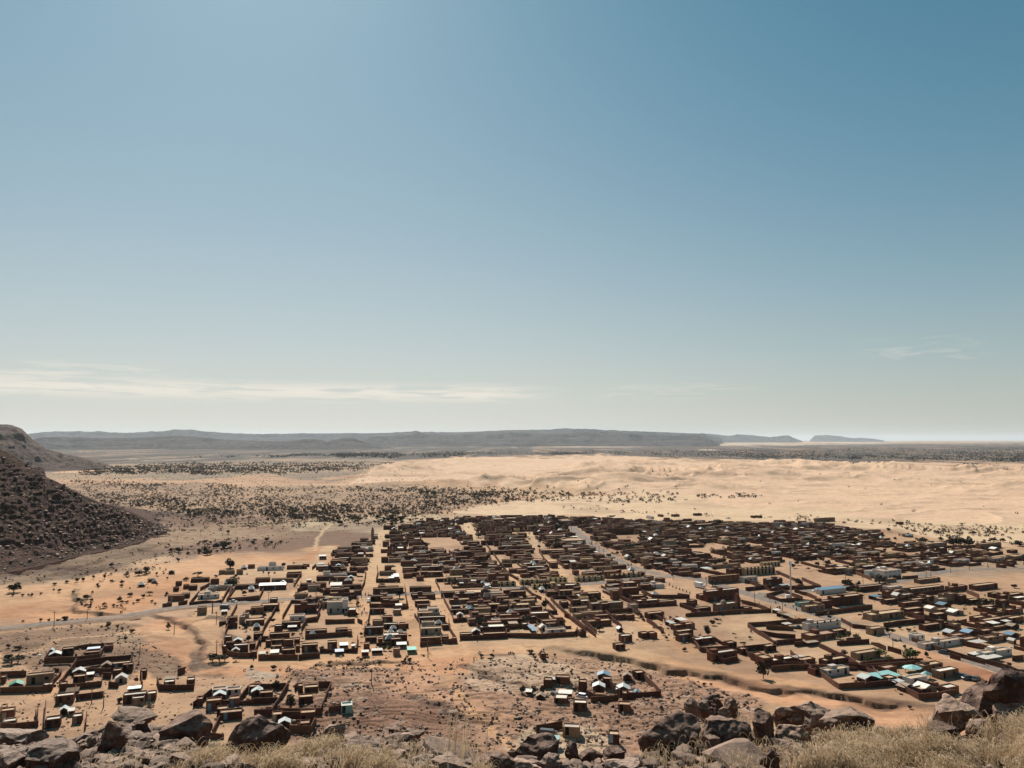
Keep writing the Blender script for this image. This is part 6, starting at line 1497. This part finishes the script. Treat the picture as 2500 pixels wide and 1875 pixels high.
from mathutils import noise as mn
def boulder_mesh(seed, sx_, sy_, sz_, cuts=13, detail=3, flat=0.0, rough=1.0):
    r = random.Random(seed); bm = bmesh.new()
    for _ in range(cuts * 2):
        v = Vector((r.gauss(0, 1), r.gauss(0, 1), r.gauss(0, 1))).normalized()
        q = r.uniform(.82, 1.05)
        bm.verts.new((v.x * q, v.y * q, v.z * q * (1 - flat * .3)))
    def hull():
        pts_ = [v.co.copy() for v in bm.verts if v.link_faces] or [v.co.copy() for v in bm.verts]
        bm.clear()
        for p in pts_: bm.verts.new(p)
        g = bmesh.ops.convex_hull(bm, input=bm.verts)
        bmesh.ops.delete(bm, geom=[v for v in bm.verts if not v.link_faces], context='VERTS')
    hull()
    # broken faces: big planes lopped off the lump
    for _ in range(r.randint(7, 12)):
        n = Vector((r.gauss(0, 1), r.gauss(0, 1), r.gauss(0, .7))).normalized()
        bmesh.ops.bisect_plane(bm, geom=bm.verts[:] + bm.edges[:] + bm.faces[:], plane_co=n * r.uniform(.42, .78), plane_no=n, clear_outer=True)
        hull()
    bmesh.ops.dissolve_limit(bm, angle_limit=rad(9), verts=bm.verts, edges=bm.edges)
    bmesh.ops.recalc_face_normals(bm, faces=bm.faces)
    if len(bm.faces) < 4: pass
    if not detail: bmesh.ops.triangulate(bm, faces=bm.faces)
    if detail:
        bmesh.ops.bevel(bm, geom=bm.edges[:], offset=.022, segments=1, affect='EDGES', clamp_overlap=True)
        bmesh.ops.triangulate(bm, faces=bm.faces)
    mnx = [min(v.co[i] for v in bm.verts) for i in range(3)]; mxx = [max(v.co[i] for v in bm.verts) for i in range(3)]
    for v in bm.verts:
        for i, s in enumerate((sx_, sy_, sz_)): v.co[i] = ((v.co[i] - mnx[i]) / (mxx[i] - mnx[i]) - (.5 if i < 2 else 0)) * s
    S = min(sx_, sz_)
    for k in range(detail):
        L_ = max(sx_, sy_, sz_) * .5 ** (k + 1) * 1.1
        ed = [e for e in bm.edges if e.calc_length() > L_ * .55]
        if ed: bmesh.ops.subdivide_edges(bm, edges=ed, cuts=1, use_grid_fill=False); bmesh.ops.triangulate(bm, faces=[f for f in bm.faces if len(f.verts) > 3])
    bm.normal_update()
    off = Vector((seed * 3.7, seed * 1.3, 0))
    if rough:
        for v in bm.verts:
            p = v.co / S * 1.6 + off
            d = mn.fractal(p * 1.7, 1.0, 2.1, 5) * .034 + (abs(mn.noise(p * 2.6)) - .25) * .04
            st = math.sin(v.co.z / S * 21 + mn.noise(p) * 4) * .011
            v.co += v.normal * (d + st) * S * rough
    me = bpy.data.meshes.new('rock'); bm.to_mesh(me); bm.free()
    return me
BPTS = []
for i, ln in enumerate(BO):
    a, lb = ln.split('|'); xl, xr, yt, yb, c = a.split(); xl, xr, yt, yb = float(xl), float(xr), float(yt), float(yb)
    cx = (xl + xr) / 2
    x, Y = fore_at(cx, max(yb, 1757)); m = Y / F / cp
    w_, h_ = (xr - xl) * m * 1.0, (yb - yt) * m
    dd = min(max(w_ * .75, h_ * .6), 1.7)
    dep = Y + dd * .42
    zb = float(fore_z(np.array([x]), np.array([Y]))[0])
    big = w_ > .55
    me = boulder_mesh(200 + i * 7, w_, dd, h_ * 1.12, 13, 4 if big else 3, 0, 1.35)
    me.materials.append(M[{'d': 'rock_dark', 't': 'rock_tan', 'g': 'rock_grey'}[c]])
    # seat it: true width, height and standing place come from the survey of the photograph
    L = [float(x) * dep / Y, dep, zb]; S = [1.0, 1.0, 1.0]
    co = np.zeros(len(me.vertices) * 3); me.vertices.foreach_get('co', co); co = co.reshape(-1, 3)
    for _ in range(3):
        X_, Y_ = proj(co[:, 0] * S[0] + L[0], co[:, 1] + L[1], co[:, 2] * S[2] + L[2])
        S[0] *= (xr - xl) / (X_.max() - X_.min()); S[2] *= (yb + 5 - yt) / (Y_.max() - Y_.min())
        X_, Y_ = proj(co[:, 0] * S[0] + L[0], co[:, 1] + L[1], co[:, 2] * S[2] + L[2])
        L[0] += ((xl + xr) - (X_.max() + X_.min())) / 2 * m; L[2] += (Y_.max() - yb - 5) * m
    co *= np.array(S); me.vertices.foreach_set('co', co.ravel()); me.update()
    o = link('boulder', me, None, L, 0)
    tag(o, lb, 'boulder', 'boulders on the hillside brow', 'thing'); BPTS.append((float(x), dep, w_ / 2))
# loose stones
SM = []
for k in range(10):
    me = boulder_mesh(900 + k, 1, random.Random(k).uniform(.7, 1.2), random.Random(k + 50).uniform(.45, .8), 7, 1, 0, .8); me.materials.append(M['rock_small']); SM.append(me)
RUB = [([(200, 1770), (400, 1768), (560, 1850), (560, 1895), (180, 1895)], 1500), ([(770, 1795), (850, 1775), (1040, 1778), (1080, 1830), (1080, 1870), (800, 1860)], 900), ([(1230, 1850), (1560, 1850), (1560, 1895), (1230, 1895)], 500),
       ([(-40, 1800), (560, 1810), (1200, 1860), (2560, 1790), (2560, 1900), (-40, 1900)], 1500), ([(1560, 1840), (1900, 1800), (2100, 1800), (2000, 1895), (1600, 1895)], 260)]
st = []
for poly, n in RUB:
    for (a, b) in scatter(poly, n, nr):
        if b < np.interp(a, [p[0] for p in RIM], [p[1] for p in RIM]) - 3: continue
        x, Y = fore_at(a, b); st.append((x, Y, .05 + .26 * nr.random() ** 3))
for _ in range(2600):   # the talus goes on below the brow
    x, Y = nr.uniform(-60, 60), nr.uniform(9, 80); st.append((x, Y, .15 + .9 * nr.random() ** 3))
st = np.array(st); sz = fore_z(st[:, 0], st[:, 1])
yr_ = rimY(st[:, 0], st[:, 1]); below = st[:, 1] > yr_ + 1.5
order = np.argsort(-np.where(below, -1, st[:, 2]))
for k, i in enumerate(order[:220]):
    s = st[i, 2]
    o = link('stone', SM[k % 10], None, (st[i, 0], st[i, 1], sz[i] - s * .12), nr.uniform(0, 6.28)); o.scale = (s, s, s * nr.uniform(.7, 1.1)); o.rotation_euler = (nr.uniform(-.4, .4), nr.uniform(-.4, .4), nr.uniform(0, 6.28))
    tag(o, 'loose angular brown stone lying between the foreground boulders', 'stone', 'loose stones on the brow', 'thing')
def mass_stones(items, zs, name, mat, label, seed=5):
    g = np.random.default_rng(seed); CO, FC, base = [], [], 0
    data = []
    for me in SM:
        co = np.zeros(len(me.vertices) * 3, np.float32); me.vertices.foreach_get('co', co); co = co.reshape(-1, 3)
        fc = np.array([list(p.vertices)[:3] for p in me.polygons]); data.append((co, fc))
    for k, (x, y, s) in enumerate(items):
        co, fc = data[k % len(data)]; a = g.uniform(0, 6.28); ca, sa = math.cos(a), math.sin(a)
        q = co * s; X = q[:, 0] * ca - q[:, 1] * sa; Y = q[:, 0] * sa + q[:, 1] * ca
        CO.append(np.stack([X + x, Y + y, q[:, 2] + zs[k] - s * .15], 1)); FC.append(fc + base); base += len(co)
    o = np_mesh(name, np.concatenate(CO), np.concatenate(FC), mat); tag(o, label, 'rubble', kind='stuff')
rs = order[220:]; mass_stones(st[rs], sz[rs], 'rubble', 'rock_small', 'carpet of small broken stones covering the hillside brow')
# stones scattered over the bedrock and gravel of the plain, and on the near spur's foot
pp = []
for poly, n, smx in (([(640, 1640), (1000, 1620), (1480, 1600), (1760, 1680), (1880, 1720), (1700, 1800), (1050, 1840), (620, 1800)], 4200, 1.0), ([(0, 1540), (300, 1515), (480, 1640), (0, 1640)], 900, .9), ([(780, 1612), (1000, 1612), (1080, 1640), (740, 1640)], 350, .8),
                     ([(0, 1340), (420, 1280), (800, 1262), (880, 1290), (300, 1400), (0, 1430)], 1600, 1.3), ([(960, 1240), (1080, 1250), (1160, 1262), (1060, 1285), (940, 1280)], 500, 1.6), ([(0, 1640), (700, 1650), (700, 1790), (0, 1800)], 1000, .6)):
    for (a, b) in scatter(poly, n, nr):
        x, y = G(a, b)
        if clash(x, y, .5): continue
        pp.append((x, y, .2 + smx * nr.random() ** 2.5))
pp = np.array(pp); mass_stones(pp, height(pp[:, 0], pp[:, 1]), 'field_stones', 'rock_small', 'dark stones strewn over the bedrock and gravel of the plain', 8)

# ================================================================ DRY GRASS
t = NT('dry_grass'); r_ = t.n('ShaderNodeAttribute', attribute_name='tone')
t.set('Base Color', r_.outputs['Color']); tr = t.n('ShaderNodeBsdfTranslucent'); t.l(r_.outputs['Color'], tr.inputs[0])
mx = t.n('ShaderNodeMixShader'); mx.inputs[0].default_value = .35; t.l(t.b.outputs[0], mx.inputs[1]); t.l(tr.outputs[0], mx.inputs[2]); t.l(mx.outputs[0], t.out.inputs[0])
M['dry_grass'] = t.m
def grass(X, Y, Hh, name, label, seg=7, wid=.0045, bend=1.0, head=True, seed=3, upright=False):
    g = np.random.default_rng(seed); n = len(X)
    Z = fore_z(X, Y) - .02; az_ = g.normal(0.5, 1.0, n); lean = g.uniform(.1, .5, n) * (0.3 if upright else 1)
    T = np.linspace(0, 1, seg + 1)[None, :]
    curl = (g.uniform(1.6, 3.6, n) * bend)[:, None]
    # the stalk rises and its seed head arches over
    ang = lean[:, None] * T * 1.2 + curl * np.clip((T - .45) / .55, 0, 1) ** 1.6 * (0.0 if upright else 1.0)
    ds = Hh[:, None] / seg
    hx_ = np.cumsum(np.sin(ang) * ds, 1) - np.sin(ang[:, :1]) * ds; hz_ = np.cumsum(np.cos(ang) * ds, 1) - np.cos(ang[:, :1]) * ds
    px_ = X[:, None] + hx_ * np.cos(az_)[:, None]; py_ = Y[:, None] + hx_ * np.sin(az_)[:, None]; pz_ = Z[:, None] + hz_
    wv = wid * (1 - T * .75) * g.uniform(.6, 1.4, n)[:, None]
    if head: wv = np.where(T > .7, wid * 1.1 * (1.35 - T), wv)
    P = np.stack([px_, py_, pz_], -1); sd = np.stack([-np.sin(az_ + .4), np.cos(az_ + .4), np.zeros(n)], -1)[:, None, :]
    sd2 = sd * .5 + np.array([.87, 0, 0]); sd2 /= np.linalg.norm(sd2, axis=-1, keepdims=True)
    co = np.stack([P - sd2 * wv[..., None], P + sd2 * wv[..., None]], 2).reshape(-1, 3)
    b0 = (np.arange(n) * (seg + 1) * 2)[:, None] + np.arange(seg)[None, :] * 2
    fc = np.stack([b0, b0 + 1, b0 + 3, b0 + 2], -1).reshape(-1, 4)
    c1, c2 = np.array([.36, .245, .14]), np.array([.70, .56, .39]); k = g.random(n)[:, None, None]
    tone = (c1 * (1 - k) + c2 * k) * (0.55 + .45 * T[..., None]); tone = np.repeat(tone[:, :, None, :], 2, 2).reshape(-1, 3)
    o = np_mesh(name, co, fc, 'dry_grass', False, {'tone': np.concatenate([tone, np.ones((len(tone), 1))], 1)})
    tag(o, label, 'grass', kind='stuff')
GZ = [([(430, 1860), (700, 1845), (760, 1835), (900, 1850), (1060, 1850), (1200, 1880), (1200, 1910), (430, 1910)], 9000), ([(1800, 1860), (1960, 1850), (2050, 1810), (2200, 1800), (2260, 1850), (2260, 1910), (1800, 1910)], 12000),
      ([(2270, 1870), (2380, 1850), (2560, 1810), (2560, 1915), (2270, 1915)], 11000), ([(1640, 1810), (1720, 1790), (1740, 1860), (1640, 1870)], 1200), ([(1790, 1760), (1890, 1765), (1880, 1830), (1800, 1830)], 1300),
      ([(1560, 1870), (1820, 1870), (1820, 1910), (1560, 1910)], 2600), ([(180, 1885), (440, 1870), (440, 1910), (180, 1910)], 1200), ([(2050, 1790), (2260, 1785), (2330, 1800), (2260, 1840), (2100, 1830)], 2500), ([(760, 1800), (1040, 1800), (1060, 1850), (780, 1850)], 800)]
gp = []
for poly, n in GZ:
    P = np.array(poly, float); c_ = 0
    while c_ < n:
        q = np.stack([nr.uniform(P[:, 0].min(), P[:, 0].max(), n), nr.uniform(P[:, 1].min(), P[:, 1].max(), n)], 1)
        d_ = sdpoly(q[:, 0], q[:, 1], poly); X_, Y_ = fore_at(q[:, 0], q[:, 1])
        tuft = fbm(X_ * 2.6, Y_ * 2.6, 2, 77)
        q = q[(d_ < 0) & (nr.random(n) < sstep(.47, .62, tuft) + .03)]; gp.append(q); c_ += len(q)
gp = np.concatenate(gp); X_, Y_ = fore_at(gp[:, 0], gp[:, 1])
near_rock = np.zeros(len(X_), bool)
hh_ = nr.uniform(.09, .22, len(X_)) * np.where(gp[:, 0] > 2250, 2.1, np.where(gp[:, 0] > 1780, 1.6, 1.15)) * (0.35 + 1.5 * sstep(.3, .75, fbm(X_ * 1.1, Y_ * 1.1, 2, 79)))
grass(X_, Y_, hh_, 'grass', 'pale dry grass with drooping seed heads between the boulders')
# taller wisps that arch over the rest
k_ = nr.random(len(X_)) < np.where(gp[:, 0] > 2250, .13, np.where(gp[:, 0] > 1780, .08, .04))
grass(X_[k_], Y_[k_], nr.uniform(.24, .52, int(k_.sum())), 'wispy_grass', 'longer arching wisps of dry grass rising over the shorter tufts', 10, .005, 1.15, True, 31)
# tall bare stems: two clumps
for a0_, b0_, n, hgt, sprd in ((1135, 1852, 70, 1.0, 26), (2045, 1752, 16, .55, 30)):
    a_ = nr.normal(a0_, sprd, n); b_ = np.full(n, b0_) + nr.uniform(-6, 8, n); x_, y_ = fore_at(a_, b_)
    grass(x_, y_, nr.uniform(.35, 1, n) * hgt, 'tall_grass', 'tall thin brown stems standing above the boulders ' + ('in the middle' if a0_ < 1500 else 'to the right'), 8, .006, .2, False, 9, True)
print('stones', len(st), len(pp), 'scrub', N, 'grass', len(gp))

# ================================================================ SCREE on the near spur, clutter in the yards
ho = bpy.data.objects['hill']; nv = len(ho.data.vertices); hv = np.zeros(nv * 3); ho.data.vertices.foreach_get('co', hv); hv = hv.reshape(-1, 3)
ok_ = (hv[:, 2] > .5) & (hv[:, 1] < 720) & (hv[:, 0] > -520); hv = hv[ok_][nr.choice(int(ok_.sum()), 5200)]
sc = np.concatenate([hv[:, :2] + nr.normal(0, .4, (len(hv), 2)), (.5 + 2.4 * nr.random(len(hv)) ** 3.5)[:, None]], 1)
mass_stones(sc, hv[:, 2], 'scree', 'rock_small', 'fallen blocks and slabs lying over the dark near spur', 12)
cl = MB(); cm = ['mud', 'roof_earth', 'timber', 'canvas_white', 'plaster_grey', 'metal_pale', 'cloth_dark', 'mud_tan']
for it in ITEMS:
    for _ in range(4 if it['y'] < 480 else 1):
        a = nr.uniform(-1, 1) * (it['w'] / 2 + 3); b = nr.uniform(-1, 1) * (it['d'] / 2 + 4)
        if abs(a) < it['w'] / 2 + .3 and abs(b) < it['d'] / 2 + .4: continue
        x = it['x'] + a * math.cos(it['az']) + b * math.sin(it['az']); y = it['y'] - a * math.sin(it['az']) + b * math.cos(it['az'])
        if clash(x, y, .3): continue
        s1, s2, s3 = nr.uniform(.2, .9), nr.uniform(.15, .6), nr.uniform(.15, .7) * nr.uniform(.4, 1.2)
        t0 = nr.uniform(0, 3.1); P = [(x + s1 * math.cos(t0 + q) * nr.uniform(.7, 1.1), y + s2 * math.sin(t0 + q) * nr.uniform(.7, 1.1)) for q in (0, 1.3, 2.4, 3.6, 5.0)]
        cl.prism(P, -.3, s3, int(nr.choice(8, p=[.26, .16, .16, .07, .12, .05, .12, .06])), False, nr.uniform(.5, .95))
tag(cl.build('clutter', cm), 'household clutter, rubble heaps and rags lying in the yards', 'clutter', kind='stuff')
